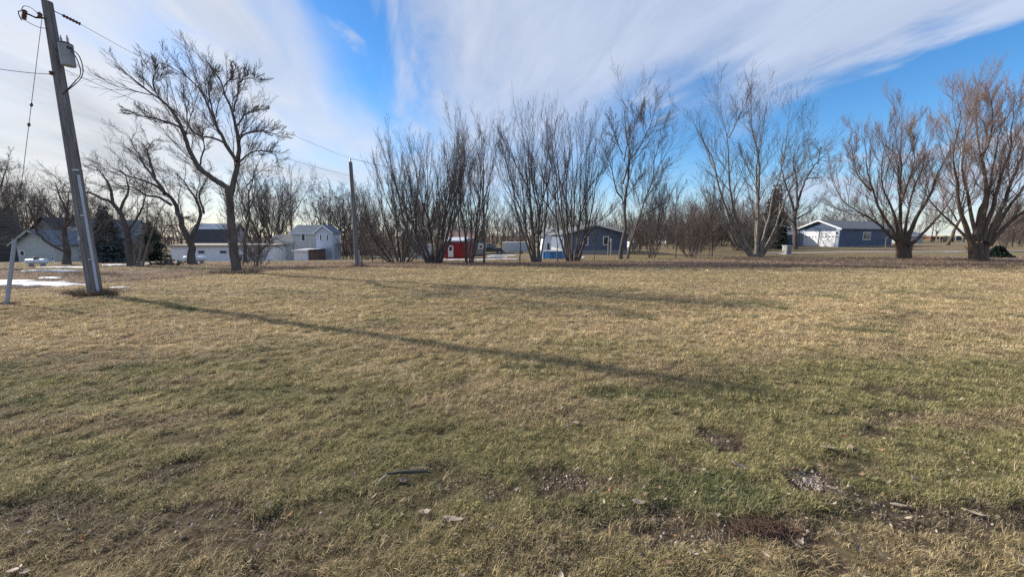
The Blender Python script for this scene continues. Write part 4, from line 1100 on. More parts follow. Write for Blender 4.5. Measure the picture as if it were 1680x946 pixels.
def house(name, label, cat, loc, rz, x0, x1, dep, he, hr, ridge, wall, roof, trim='white', ops=(), over=.3, fascia=True, base=None, extra_ground=.6):
    """walls from local x0..x1 and y 0..dep; he eave height, hr ridge height"""
    root = empty(name, loc, rz, label, cat)
    g = -extra_ground; cx = (x0+x1)/2
    if ridge == 'y':
        MB().prism([(x0, g), (x1, g), (x1, he), (cx, hr), (x0, he)], 'y', 0, dep).build('wall', M[wall], root)
        sl = (hr-he)/(cx-x0); t = .14
        rf = MB()
        for s in (-1, 1):
            xe = cx + s*((x1-x0)/2+over); ze = he-sl*over
            rf.prism([(cx, hr+.02), (xe, ze+.02), (xe, ze+.02+t), (cx, hr+.02+t)], 'y', -over, dep+over)
        rf.build('roof', M[roof], root)
        if fascia:
            fs = MB()
            for s in (-1, 1):
                xe = cx + s*((x1-x0)/2+over+.03); ze = he-sl*(over+.03)
                fs.prism([(cx, hr-.06), (xe, ze-.06), (xe, ze+.14), (cx, hr+.17)], 'y', -over-.05, -over-.004)
            fs.build('fascia', M[trim], root)
    elif ridge == 'x':
        cy = dep/2
        MB().prism([(0, g), (dep, g), (dep, he), (cy, hr), (0, he)], 'x', x0, x1).build('wall', M[wall], root)
        sl = (hr-he)/cy; t = .14; rf = MB()
        for s in (-1, 1):
            ye = cy+s*(cy+over); ze = he-sl*over
            rf.prism([(cy, hr+.02), (ye, ze+.02), (ye, ze+.02+t), (cy, hr+.02+t)], 'x', x0-over, x1+over)
        rf.build('roof', M[roof], root)
        if fascia: MB().box(x0-over, x1+over, -over-.05, -over-.004, he-sl*over-.12, he-sl*over+.15).build('fascia', M[trim], root)
    else:
        MB().box(x0, x1, 0, dep, g, he).build('wall', M[wall], root)
        MB().prism([(-over, he+.005), (dep+over, hr), (dep+over, hr+.18), (-over, he+.2)], 'x', x0-over, x1+over).build('roof', M[roof], root)
        if fascia: MB().box(x0-over, x1+over, -over-.05, -over-.004, he-.02, he+.22).build('fascia', M[trim], root)
    if base: MB().box(x0-.03, x1+.03, -.03, dep+.03, -extra_ground, base[0]).build('skirting', M[base[1]], root)
    for o in ops:
        kind, face, a0, a1, z0, z1 = o[:6]; fm = o[6] if len(o) > 6 else 'white'; stl = o[7] if len(o) > 7 else 0
        if face == 'f': frame_op(root, kind, (0, 0, 0), (1, 0, 0), (0, -1, 0), a0, a1, z0, z1, fm, stl)
        elif face == 'r': frame_op(root, kind, (x1, 0, 0), (0, 1, 0), (1, 0, 0), a0, a1, z0, z1, fm, stl)
        elif face == 'l': frame_op(root, kind, (x0, 0, 0), (0, 1, 0), (-1, 0, 0), a0, a1, z0, z1, fm, stl)
    return root

def px_house(name, label, cat, px0, px1, pyb, eave, ridge_py, dep, ridge, wall, roof, ops=(), D=None, **k):
    """front wall facing the camera side, spanning photo columns px0..px1; ops use pixel boxes"""
    if D is None: D = g2((px0+px1)/2, pyb)[1]
    xa = pos(px0, 400, D)[0]; xb = pos(px1, 400, D)[0]; cx = (xa+xb)/2
    zb = pos(840, pyb, D)[2]; he = pos(840, eave, D)[2]-zb
    Dr = D + (dep/2 if ridge in ('x',) else 0) + (dep if ridge == 'flat' else 0)
    hr = pos(840, ridge_py, Dr)[2]-zb
    o2 = []
    for o in ops:
        kind, a, b, c, d = o[:5]
        o2.append((kind, 'f', pos(a, 400, D)[0]-cx, pos(b, 400, D)[0]-cx, pos(840, d, D)[2]-zb, pos(840, c, D)[2]-zb)+tuple(o[5:]))
    return house(name, label, cat, (cx, D, zb), 0, xa-cx, xb-cx, dep, he, hr, ridge, wall, roof, ops=o2, **k), (cx, D, zb)

def make_buildings():
    # slate blue gable house
    px_house('house', 'slate blue gabled house with two white framed windows, centre of the photo', 'house', 925, 1029, 417, 383.5, 369, 13, 'y', 'slate_blue', 'shingle_grey',
        [('window', 957, 963.5, 389.5, 401), ('window', 990.5, 997, 389, 400.5)], base=(.45, 'concrete'), over=.45)
    px_house('house', 'white gabled house with dark door behind the blue swimming pool', 'house', 891, 924, 411, 388, 375, 8, 'y', 'white_side', 'shingle_grey',
        [('window', 903.5, 906, 387, 392), ('door', 898, 901.5, 399, 410, 'navy'), ('window', 907, 911, 405, 409)], D=61, over=.3)
    # red shed
    r0, c = px_house('shed', 'small red shed with a white door and snow on its roof', 'shed', 729, 767, 424, 398, 392.5, 3.6, 'x', 'red', 'shingle_grey',
        [('door', 735, 743.5, 402.5, 421.5)], over=.15, fascia=False)
    sn = MB(); D = c[1]; zb = c[2]
    xa = pos(730, 400, D)[0]-c[0]; xb = pos(764, 400, D)[0]-c[0]; he = pos(840, 398, D)[2]-zb; hr = pos(840, 392.5, D+1.8)[2]-zb; slp = (hr-he)/1.8
    prof = [(-.12, he-.12*slp+.17), (1.75, hr+.155), (1.75, hr+.22), (.1, he+.1*slp+.26), (-.14, he+.2)]
    o = MB().prism(prof, 'x', xa-.05, xb+.1).build('snow_cover', M['snow'], None); o.location = c
    tag(o, 'patchy snow lying on the roof of the small red shed', 'snow')
    px_house('house', 'brown roofed low building rising behind the red shed', 'house', 731, 776, 420, 391.5, 378.5, 7, 'x', 'brownwood', 'shingle_brown', D=62, over=.3, fascia=False)
    # narrow white two storey house in the trees
    px_house('house', 'narrow white two storey house half hidden by brush', 'house', 1092, 1110, 405, 379.5, 377.5, 7, 'flat', 'white_side', 'shingle_dark',
        [('window', 1096, 1098, 384, 389), ('window', 1102, 1104.5, 384, 389), ('window', 1097, 1099, 394, 399)], D=80)
    px_house('shed', 'small tan hut far behind the brush left of the pale limbed tree', 'shed', 1203, 1211, 404.5, 395, 392.5, 3, 'y', 'tanpaint', 'shingle_brown', D=72, over=.15, fascia=False)
    # navy house with garage, seen from its corner
    D = 53.0; uC = ray(1376, 390)[0]; th = -R(63.9)
    C = Vector((uC*D, D, 0)); zC = pos(840, 406, D)[2]
    d2 = Vector((.9, .44)).normalized(); gd = Vector((-d2.y, d2.x))
    def solve(dr, px):
        u = ray(px, 390)[0]; return (u*C.y-C.x)/(dr.x-u*dr.y)
    w = solve(gd, 1309); L = solve(d2, 1464)
    th = math.atan2(-d2.x, d2.y)
    he = pos(840, 374.5, D)[2]-zC; hr = he + (pos(840, 362.5, D+w*.5)[2]-zC-he)
    def gx(px): return -solve(gd, px)
    def zt(py, dd): return pos(840, py, dd)[2]-zC
    ops = [('garage', 'f', gx(1320.5), gx(1341), .04, 2.15), ('garage', 'f', gx(1346.5), gx(1369), .04, 2.15),
           ('window', 'r', solve(d2, 1415.5), solve(d2, 1427), 1.15, 2.1, 'white', 1), ('plain', 'f', gx(1312), gx(1315), .05, 2.0, 'sunlit_navy')]
    o = house('house', 'navy blue house with two white garage doors in its gable end', 'house', (C.x, C.y, zC), th, -w, 0, L, he, hr, 'y', 'navy', 'shingle_grey', ops=ops, over=.35, base=(.12, 'concrete'))
    # corner boards and wall panels of the gable end, sunlight put into their pale colour
    cb = MB(); cb.box(gx(1374.6), .04, -.045, .16, .12, he); cb.box(-w-.04, gx(1319), -.02, -.004, .12, he); cb.box(gx(1370.5), gx(1374.6), -.02, -.004, .12, he); cb.build('sunlit_gable_panel', M['sunlit_navy'], o)
    lm = MB(); lm.lathe((gx(1372), -.12, 1.95), [(.05, 0), (.09, .1), (.06, .25)], 8); lm.build('wall_lamp', M['dkmetal'], o)
    px_house('house', 'dark navy porch wing with a white window left of the blue garage', 'house', 1279, 1302, 405, 382, 366, 7, 'x', 'navy', 'shingle_grey',
        [('window', 1286.5, 1291, 384.5, 393)], D=57, over=.3)
    MB().box(-.18, .18, -.18, .18, -.3, 2.6).build('porch_post', M['white'], None); p = bpy.data.objects['porch_post']; q = pos(1277.5, 405, 55); p.location = q
    tag(p, 'white square porch post at the left end of the navy porch wing', 'post')
    px_house('shed', 'grey metal shed behind the left willow', 'shed', 1468, 1513, 399, 386, 377, 9, 'x', 'metal_grey', 'shingle_blue', D=78, over=.3)
    # left side buildings
    Db = 56; cb_ = pos(37, 433, Db); hb = pos(37, 344, Db)[2]-cb_[2]
    house('barn', 'dark weathered flat topped barn at the left edge', 'barn', (cb_[0], Db, cb_[2]), R(50), -13, 0, 9, hb, hb+.15, 'flat', 'darkwood', 'darkwood', over=.02, fascia=False)
    px_house('house', 'pale cream gabled house behind the white propane tank', 'house', 26, 87, 432, 399, 379, 12, 'y', 'cream2_side', 'shingle_blue',
        [('window', 31, 37, 412, 418.5), ('door', 80.5, 85, 421, 431.5, 'white')], D=50, over=.5, trim='cream2_side')
    px_house('house', 'wing of the cream house with a blue grey roof behind the near pole', 'house', 88, 140, 431, 397.5, 374, 4.5, 'x', 'cream2_side', 'shingle_blue', [('window', 122, 126, 408, 416)], D=53.5, over=.3, trim='cream2_side')
    px_house('house', 'upper gable with a dark roof above the cream house wing', 'house', 62, 96, 428, 373, 357, 9, 'y', 'cream_side', 'shingle_dark', D=62.5, over=.4, fascia=False)
    px_house('barn', 'large grey metal building behind the crooked dark trees', 'barn', 120, 210, 431, 392, 362, 5, 'x', 'metal_grey', 'shingle_blue', D=62, over=.3)
    r0, c = px_house('building', 'long low white building with small dark windows and a tan roof edge', 'building', 279, 441, 430, 404, 401, 4.5, 'flat', 'white_side', 'tanroof',
        [('window', 324, 334, 411.5, 415, 'grey_side'), ('window', 360, 370, 411.5, 415, 'grey_side')], D=56, over=.35, trim='tanroof')
    px_house('barn', 'dark roofed barn with a snowy ridge rising above the long white building', 'barn', 307, 380, 428, 400, 369, 5, 'x', 'metal_grey', 'shingle_dark', D=66, over=.3, fascia=False)
    ctr = pos(343, 400, 66)[0]; D = 66; zb = pos(840, 428, D)[2]; he = pos(840, 400, D)[2]; hr = pos(840, 369, D+2.5)[2]; slp = (hr-he)/2.5
    xa = pos(309, 400, D)[0]; xb = pos(378, 400, D)[0]
    o = MB().prism([(D+1.8, he+1.8*slp+.17), (D+2.5, hr+.17), (D+2.5, hr+.26), (D+1.75, he+1.75*slp+.24)], 'x', xa, xb).build('snow_cover', M['snow']); tag(o, 'snow strip along the top of the dark barn roof', 'snow')
    px_house('annex', 'cream annex with a white door joining the two storey pale house', 'annex', 442, 481, 427, 398, 386, 4, 'x', 'cream2_side', 'shingle_grey',
        [('door', 452, 457, 410, 424), ('plain', 443, 446, 412, 425, 'grey_side')], D=60, over=.2, trim='cream2_side')
    px_house('house', 'two storey pale green sided house with a grey green roof', 'house', 480, 520, 425, 381.5, 370.5, 4.2, 'x', 'cream2_side', 'shingle_blue', [('window', 496, 501, 384, 394.5)], D=60, over=.25, trim='grey_side')
    px_house('house', 'two storey pale blue grey gable end with two narrow windows', 'house', 519, 546, 425, 381, 370.5, 2.6, 'y', 'grey_side', 'shingle_blue',
        [('window', 526, 528, 384.5, 394.5), ('window', 537, 539, 385, 395), ('plain', 536, 544, 405.5, 422, 'trailer')], D=58, over=.3)
    px_house('shed', 'low white shed with a sloping roof under the forked tree', 'shed', 480.5, 503, 427, 412, 409.5, 4, 'flat', 'white_side', 'white', D=54, over=.15)
    px_house('shed', 'purple brown lean to at the right of the low white shed', 'shed', 503.4, 513, 426, 411.5, 409.8, 3.4, 'flat', 'brownwood', 'shingle_dark', D=54.3, over=.1, fascia=False)
    px_house('shed', 'pale blue metal shed seen between the thicket and the vase shaped tree', 'shed', 676, 702, 418, 404, 402, 5, 'flat', 'white_side', 'white', D=60, over=.1)
    # pool
    x, y, z = g2(908, 424.5); rad = (930-887)/2*y/FPX; y += rad
    root = empty('swimming_pool', (x, y, z), 0, 'round blue above ground swimming pool beside the slate blue house', 'swimming pool')
    h = 12.0*(y-rad)/FPX
    MB().lathe((0, 0, 0), [(rad, -.3), (rad, h), (rad-.06, h), (rad-.06, h*.8)], 40).build('pool_wall', M['poolblue'], root, True)
    MB().lathe((0, 0, 0), [(rad-.08, h*.9), (rad+.05, h*.9+.02), (rad+.06, h+.03), (rad-.08, h+.04)], 40).build('rim', M['galv'], root, True)
    for i in range(12):
        a = i*math.pi/6+.2; MB().box(-.035, .035, -.03, .03, -.2, h).build('support', M['conduit'], root)
        o = root.children[-1]; o.location = ((rad+.03)*math.cos(a), (rad+.03)*math.sin(a), 0); o.rotation_euler = (0, 0, a+math.pi/2)
    # two clothes posts
    for px, m, lab, n in ((997.6, 'greywood', 'greyish bare post in front of the slate blue wall', 394), (1001.6, 'palewood', 'taller pale post in front of the slate blue wall', 391.5)):
        x, y, z = g2(px, 419); hh = pos(px, n, y)[2]-z
        o = MB().tube([(0, 0, -.2), (0, 0, hh)], .065, 8).build('wooden_post', M[m], None, True); o.location = (x, y, z); tag(o, lab, 'post')
    # utility box beside gnarled tree
    x, y, z = g2(1290, 417); s = y/FPX
    root = empty('utility_box', (x, y, z), R(12), 'pale grey slatted utility box left of the gnarled tree', 'utility box')
    w = 5*s; b = MB().box(-w, w, -w*.8, w*.8, .0, 13.5*s); b.build('cabinet', M['concrete'], root, bevel=.03)
    sl = MB()
    for i in range(9): sl.box(-w+(i+.2)*2*w/9, -w+(i+.75)*2*w/9, -w*.8-.03, -w*.8+.01, .08, 12.3*s)
    sl.build('slat_panel', M['concrete'], root); MB().box(-w-.05, w+.05, -w*.8-.05, w*.8+.05, 13.5*s, 14.6*s).build('lid', M['trailer'], root, bevel=.02)
    MB().box(-w-.12, w+.12, -w*.8-.12, w*.8+.12, -.3, .05).build('base', M['concrete'], root)
make_buildings()

# ---------------------------------------------------------------- vehicles and tanks
def wheel(parent, x, y, z, r, w=.22):
    t = MB().lathe((x, y-w/2, z), [(r*.55, 0), (r*.95, 0), (r, w*.15), (r, w*.85), (r*.95, w), (r*.55, w)], 22, 'y').build('wheel', M['tyre'], parent, True)
    MB().lathe((x, y-w/2-.012, z), [(r*.2, 0), (r*.55, .01), (r*.56, w+.02), (r*.2, w+.024)], 16, 'y').build('rim', M['rim'], t, True)

def car(name, label, cat, loc, rz, prof, glass, wheels, paint, W=1.8, wr=.34, s=1.0, lights=True):
    root = empty(name, loc, rz, label, cat); root.scale = (s, s, s)
    b = MB().prism(prof, 'y', -W/2, W/2).build('body', M[paint], root, bevel=.06)
    for gp in glass:
        g = MB().prism(gp, 'y', -W/2-.008, -W/2+.02); g.prism(gp, 'y', W/2-.02, W/2+.008); g.build('window', M['glass_lt'], root)
    for wx in wheels:
        wheel(root, wx, -W/2+.1, wr, wr); wheel(root, wx, W/2-.1, wr, wr)
    x0 = min(p[0] for p in prof); x1 = max(p[0] for p in prof)
    for sy in (-1, 1):
        MB().box(x0-.015, x0+.05, sy*W*.36-.14, sy*W*.36+.14, .72, .88).build('headlight', M['glass_lt'], root)
        MB().box(x1-.05, x1+.015, sy*W*.38-.10, sy*W*.38+.10, .75, .95).build('tail_light', M['rust'], root)
    return root

def make_vehicles():
    pick = [(-2.7, .42), (2.7, .42), (2.72, .95), (2.68, 1.12), (.95, 1.12), (.85, 1.15), (.60, 1.82), (-.65, 1.86), (-1.25, 1.25), (-2.55, 1.12), (-2.72, .85)]
    x, y, z = g2(810, 417.5)
    car('pickup_truck', 'dark pickup truck parked left of the enclosed cargo trailer', 'pickup truck', (x-.7, y+.9, z), 0, pick,
        [[(-1.05, 1.2), (.02, 1.2), (.02, 1.72), (-.6, 1.74)], [(.10, 1.2), (.74, 1.2), (.52, 1.70), (.10, 1.72)]], (-1.75, 1.75), 'carblack', 1.95, .40, .95)
    sed = [(-2.2, .35), (2.2, .35), (2.22, .75), (2.1, .95), (1.45, 1.0), (.85, 1.42), (-.45, 1.45), (-1.1, 1.0), (-2.0, .88), (-2.25, .65)]
    gl = [[(-.95, 1.0), (.12, 1.02), (.12, 1.36), (-.42, 1.36)], [(.2, 1.02), (1.2, 1.04), (.8, 1.35), (.2, 1.36)]]
    x, y, z = g2(564, 419)
    car('parked_car', 'white car beyond the two storey pale house, left of the second utility pole', 'car', (x-.2, y+10, float(Hbase(x, y+10))), 0, sed, gl, (-1.4, 1.4), 'carwhite', 1.78, .33, 1.05)
    x, y, z = g2(249, 428)
    car('parked_car', 'white car half hidden under the broad dark spruce', 'car', (x, y+6, float(Hbase(x, y+6))), 0, sed, gl, (-1.4, 1.4), 'carwhite', 1.78, .33, 1.0)
    # enclosed cargo trailer
    x, y, z = g2(845, 416.5); s = y/FPX; y += .4
    root = empty('cargo_trailer', (x, y, z), 0, 'light grey enclosed cargo trailer behind the thin sapling', 'trailer')
    w = 21*s; h = 18.3*s; b0 = .28
    MB().prism([(-w, b0+.35), (-w+.45, b0), (w, b0), (w, h), (-w, h)], 'y', 0, 2.0).build('body', M['trailer'], root, bevel=.04)
    MB().box(-w-.02, -w+.5, -.015, .0, .70, h-.08).build('nose_panel', M['tanpaint'], root)
    MB().box(-w-.03, w+.03, -.04, 2.04, h, h+.07).build('roof', M['white'], root, bevel=.02)
    fd = MB().prism([(.25*w, .3), (.25*w+.15, .62), (.25*w+.75, .62), (.25*w+.9, .3)], 'y', -.10, -.02).build('fender', M['white'], root)
    wheel(root, .25*w+.45, -.02, .30, .30); wheel(root, .25*w+.45, 2.0, .30, .30)
    MB().tube([(-w+.2, 1, .4), (-w-1.1, 1, .42)], .05, 6).build('tow_bar', M['dkmetal'], root)
    MB().tube([(-w-.9, 1, .0), (-w-.9, 1, .6)], .035, 6).build('jack_stand', M['dkmetal'], root)
    # grey camper shell with dark opening
    x, y, z = g2(786, 420.5); s = y/FPX
    root = empty('camper_shell', (x, y, z), 0, 'grey truck camper standing just right of the red shed', 'camper')
    w = 9.5*s; h = 21*s
    MB().prism([(-w, .25), (w, .25), (w, h*.62), (w*1.15, h*.66), (w*1.1, h), (-w*.85, h), (-w, h*.9)], 'y', 0, 2.1).build('body', M['cargrey'], root, bevel=.06)
    frame_op(root, 'window', (0, 0, 0), (1, 0, 0), (0, -1, 0), .05*w, .62*w, h*.66, h*.84, 'white')
    MB().box(-w, w, .1, 2.0, -.15, .25).build('base', M['brownwood'], root)
    # small white camper at the right of the tall single trunk
    x, y, z = g2(1041, 409); s = y/FPX
    root = empty('travel_trailer', (x, y, z), 0, 'small off white travel trailer right of the slate blue house', 'trailer')
    w = 6.2*s; h = 12.5*s
    MB().prism([(-w, .35), (-w*.8, .25), (w, .25), (w, h*.95), (w*.9, h), (-w*.85, h), (-w, h*.85)], 'y', 0, 2.1).build('body', M['white'], root, bevel=.08)
    frame_op(root, 'window', (0, 0, 0), (1, 0, 0), (0, -1, 0), -w*.7, -w*.25, h*.5, h*.75, 'grey_side'); frame_op(root, 'plain', (0, 0, 0), (1, 0, 0), (0, -1, 0), w*.1, w*.45, .35, h*.82, 'trailer')
    wheel(root, 0, .1, .28, .28); wheel(root, 0, 2.0, .28, .28)
    # propane tanks
    for px0, px1, py, lab in ((38, 74, 437.5, 'white propane tank lying in front of the cream house'), (298, 336, 432.5, 'pale blue propane tank in front of the long white building')):
        x, y, z = g2((px0+px1)/2, py); s = y/FPX; L = (px1-px0)*s/2; r = L*.235
        root = empty('propane_tank', (x, y+r, z), 0, lab, 'propane tank')
        pr = [(.001, -L)]+[(r*math.sin(a), -L+r*(1-math.cos(a))) for a in np.linspace(.25, math.pi/2, 6)]+[(r*math.sin(a), L-r*(1-math.cos(a))) for a in np.linspace(math.pi/2, .25, 6)]+[(.001, L)]
        MB().lathe((0, 0, r+.16), [(a, b) for a, b in pr], 20, 'x').build('tank', M['tankwhite'], root, True)
        MB().lathe((0, 0, 2*r+.12), [(.11, 0), (.12, .10), (.08, .14)], 14).build('valve_dome', M['dkmetal' if px0 < 100 else 'tankwhite'], root, True)
        for sx in (-1, 1): MB().box(sx*L*.55-.06, sx*L*.55+.06, -r*.6, r*.6, -.1, .24).build('leg', M['concrete'], root)
    # far yard beyond the willows: round bales, fence and machinery
    for px, wd, lab in ((1528, 8, 'tan round hay bale by the far fence, leftmost of three'), (1546, 10, 'widest tan round hay bale by the far fence'), (1588, 7, 'tan round hay bale by the far fence, right of the slanting trunk')):
        D = 96; s = D/FPX; p = pos(px, 398, D); zb = float(Hbase(p[0], D)); r = wd*s/2
        o = MB().lathe((0, -.6, r), [(.05, 0), (r, .01), (r, 1.3), (.05, 1.31)], 20, 'y').build('hay_bale', M['hay'], None, True); o.location = (p[0], D, zb); tag(o, lab, 'hay bale', 'hay bales by the far fence')
    for i, px in enumerate((1524, 1535, 1541, 1560, 1567, 1578, 1584, 1600)):
        D = 90; p = pos(px, 398, D); zb = float(Hbase(p[0], D))
        o = MB().tube([(0, 0, -.2), (0, 0, 1.4)], .07, 7).build('fence_post', M['greywood'], None); o.location = (p[0], D, zb); tag(o, 'pale wooden post of the far fence between the willows', 'fence post', 'posts of the far fence')
    D = 93; p = pos(1536, 398, D); zb = float(Hbase(p[0], D))
    root = empty('farm_wagon', (p[0], D, zb), 0, 'rusty red farm wagon behind the far fence', 'wagon')
    MB().prism([(-1.4, .6), (1.4, .6), (1.6, 1.35), (-1.6, 1.35)], 'y', 0, 1.8).build('bed', M['rust'], root); wheel(root, -.9, 0, .35, .35); wheel(root, .9, 0, .35, .35)
    p = pos(1572, 398, D); root = empty('farm_machine', (p[0], D, zb), 0, 'dark low farm machine behind the far fence right of the slanting trunk', 'machine')
    MB().prism([(-2, .4), (2, .4), (2.1, .9), (.6, 1.0), (.4, 1.5), (-.6, 1.5), (-.8, 1.0), (-2, .9)], 'y', 0, 1.6).build('body', M['dkmetal'], root, bevel=.05); wheel(root, -1.2, 0, .45, .45); wheel(root, 1.2, 0, .45, .45)
make_vehicles()

# ---------------------------------------------------------------- utility poles and lines
def make_poles():
    bx, by, bz = g2(157, 484); D = by
    top = CAMH+ray(75, 3)[1]*D; tx = pos(78, 8, D)[0]
    root = empty('utility_pole', (bx, by, bz), 0, 'near grey wooden utility pole leaning slightly at left with a conduit up its side', 'utility pole')
    n = 14; pts = []; rs = []
    for i in range(n):
        t = i/(n-1); pts.append((t*(tx-bx), 0, -.3+t*(top-bz+.3))); rs.append(.16-.06*t)
    MB().tube(pts, rs, 24).build('shaft', M['pole'], root, True)
    # conduit on the right side and its straps
    cp = [(.20+t*(tx-bx)*.97, -.06, -.2+t*5.0) for t in (0, .33, .66, 1)]
    cp = [(.165-.015*t+t*.47*(tx-bx), -.07, -.2+t*3.5) for t in (0, .25, .5, .75, 1)]
    MB().tube(cp, .03, 10).build('conduit', M['conduit'], root, True)
    for h in (1.0, 2.2, 3.4):
        f = h/(top-bz); MB().box(f*(tx-bx)+.02, f*(tx-bx)+.235, -.12, -.105, h, h+.04).build('strap', M['galv'], root)
    MB().box(-.03+.05*(tx-bx), .03+.05*(tx-bx), -.19, -.17, 1.55, 1.66).build('tag_plate', M['galv'], root)
    def at(px, py, dy=0): return Vector(pos(px, py, D+dy))-Vector((bx, by, bz))
    # transformer
    c = at(110, 90, -.12); r = .135
    tr = empty('transformer', (bx+c.x, by-.12, bz+c.z-.27), 0, 'grey cylindrical transformer hanging on the near pole below its top', 'transformer')
    MB().lathe((0, 0, 0), [(.02, 0), (r*.93, .0), (r, .03), (r, .47), (r*1.03, .475), (r*1.03, .50)], 26).build('tank', M['tank_grey'], tr, True)
    MB().lathe((0, 0, .50), [(r*1.05, 0), (r*1.0, .03), (.05, .075)], 26).build('lid', M['dkmetal'], tr, True)
    for dx, dy, ln, lean in ((-.07, -.02, .14, -.06), (.05, .02, .16, .0)):
        pr = []
        k = 5
        for i in range(k): pr += [(.016, ln*i/k), (.03, ln*(i+.35)/k), (.016, ln*(i+.7)/k)]
        pr.append((.012, ln+.05))
        MB().lathe((dx, dy, .53), pr, 12).build('bushing', M['porc_grey'], tr, True)
    MB().box(-.25, -.11, -.04, .06, .10, .14).box(-.25, -.11, -.04, .06, .36, .40).build('bracket', M['dkmetal'], tr)
    for i, a in enumerate((-.3, .2)):
        MB().lathe((r*math.cos(a), r*math.sin(a)-.02, .38), [(.02, 0), (.03, .04), (.02, .07)], 8).build('terminal', M['dkmetal'], tr)
    # secondary leads looping from the tank to the line
    for i, (o1, o2) in enumerate((((.15, -.05, .40), (.30, 0, .15)), ((.14, 0, .36), (.24, 0, .05)))):
        base = Vector((tr.location))
        p0 = base+Vector(o1); p1 = base+Vector(o2)+Vector((0, 0, .1)); p2 = base+Vector((.2-.08*i, 0, -.35)); p3 = Vector((bx, by, bz))+Vector((.10, -.1, c.z-.95))
        q = catmull([p0, p1, (p1+p2)/2+Vector((.1, 0, -.05)), p2, p3], 20)
        o = MB().tube([tuple(v) for v in q], .011, 6).build('service_lead', M['wire'], None, True); tag(o, ['outer looping cable from the transformer to the pole', 'inner looping cable from the transformer to the pole'][i], 'cable')
    # fused cutout on a bracket at the upper left
    cut = empty('fuse_cutout', (bx, by, bz), 0, 'brown fuse cutout on a bent arm at the top left of the near pole', 'fuse cutout')
    a0, a1, a2 = at(72, 30, -.1), at(58, 29, -.25), at(43, 22, -.45)
    MB().tube([a0, a1, a2], .02, 8).build('arm', M['dkmetal'], cut, True)
    for nm, p, q, rr in (('insulator', at(41, 17, -.45), at(39, 32, -.5), .035),):
        P = [p.lerp(q, t) for t in np.linspace(0, 1, 13)]; MB().tube(P, [rr*(1.35 if i % 2 else .75) for i in range(13)], 12).build(nm, M['porcelain'], cut, True)
    MB().tube([at(40, 17, -.45), at(30, 19, -.5), at(31, 25, -.5), at(35, 33, -.5), at(40, 33, -.5)], .012, 6).build('fuse_tube', M['dkmetal'], cut, True)
    MB().lathe(tuple(at(66, 28, -.2)+Vector((0, 0, -.03))), [(.03, 0), (.055, .03), (.03, .06), (.055, .09), (.02, .14)], 12).build('insulator', M['porcelain'], cut, True)
    def wire(name, label, p0, p1, sag, r=.006, cat='power line', k=28, mid=None):
        p0, p1 = Vector(p0), Vector(p1); P = []
        for i in range(k+1):
            t = i/k; p = p0.lerp(p1, t); p.z -= sag*4*t*(1-t); P.append(p)
        o = MB().tube(P, r, 5).build(name, M['wire'], None); tag(o, label, cat); return o
    Wd = lambda px, py, d=0: Vector(pos(px, py, D+d))
    q = catmull([Wd(35, 16, -.45), Wd(40, 10, -.4), Wd(52, 14, -.3), Wd(64, 24, -.2)], 14); o = MB().tube([tuple(v) for v in q], .007, 5).build('jumper_wire', M['wire']); tag(o, 'thin jumper wire arching above the fuse cutout', 'wire')
    q = catmull([Wd(40, 33, -.5), Wd(52, 40, -.4), Wd(64, 45, -.3), Wd(76, 47, -.1)], 14); o = MB().tube([tuple(v) for v in q], .007, 5).build('jumper_wire', M['wire']); tag(o, 'thin jumper wire sagging below the fuse cutout', 'wire')
    # second pole
    sx, sy, sz = g2(587, 437); t2 = CAMH+ray(574, 266)[1]*sy
    r2 = empty('utility_pole', (sx, sy, sz), 0, 'farther slim utility pole with a split base between the pale house and the thicket', 'utility pole')
    x2 = pos(575, 266, sy)[0]-sx
    MB().tube([(0, 0, -.3), (x2*.5, 0, (t2-sz)*.5), (x2, 0, t2-sz)], [.15, .12, .095], 14).build('shaft', M['pole'], r2, True)
    MB().lathe((x2, 0, t2-sz), [(.02, 0), (.045, .05), (.03, .1), (.05, .14), (.02, .22)], 10).build('insulator', M['porc_grey'], r2, True)
    MB().tube([(.20, -.1, -.2), (.13, -.1, 1.0)], .07, 8).build('brace', M['greywood'], r2, True)
    topw = (sx+x2, sy, t2+.2)
    # dead end insulators at near pole
    de = empty('strain_insulator', tuple(Wd(86, 17)), 0, 'dark strain insulator holding the top line to the near pole', 'insulator')
    v = (Vector(topw)-Wd(86, 17)).normalized()
    MB().tube([v*0, v*.18], .012, 6).build('clevis', M['dkmetal'], de); MB().tube([v*(.18+.03*i) for i in range(12)], [.045 if i % 2 else .022 for i in range(12)], 10).build('insulator', M['porcelain'], de, True)
    wire('power_line', 'upper power line from the near pole top to the farther pole', Wd(86, 17)+v*.5, topw, .25, .0055)
    wire('power_line', 'lower power line from below the transformer to the farther pole', Wd(100, 112), (sx+x2*.9, sy, t2-.75), .30, .006)
    wire('power_line', 'dark line crossing from the left edge to a clamp on the near pole', Wd(84, 122, -.1), Vector(pos(-520, -60, D-4.0)), .35, .007)
    cl = empty('line_clamp', tuple(Wd(84, 120, -.12)), 0, 'small dark clamp where the left line meets the near pole', 'clamp')
    MB().lathe((0, 0, -.05), [(.02, 0), (.05, .03), (.03, .05), (.05, .07), (.02, .1)], 10).build('insulator', M['porcelain'], cl, True)
    MB().tube([(0, 0, 0), (.1, .02, 0)], .014, 6).build('bolt', M['dkmetal'], cl)
    wire('power_line', 'thin line continuing right from the farther pole behind the bare trees', topw, pos(980, 330, 80), .8, .010)
    # guy wire with insulators and the grey guard at its anchor
    ax, ay, az = g2(11, 500); anchor = Vector((ax, ay, az)); gt = Wd(69, 30, -.1)
    g = empty('guy_wire', tuple(anchor), 0, 'thin guy wire dropping from the near pole top to its anchor at the left edge', 'guy wire')
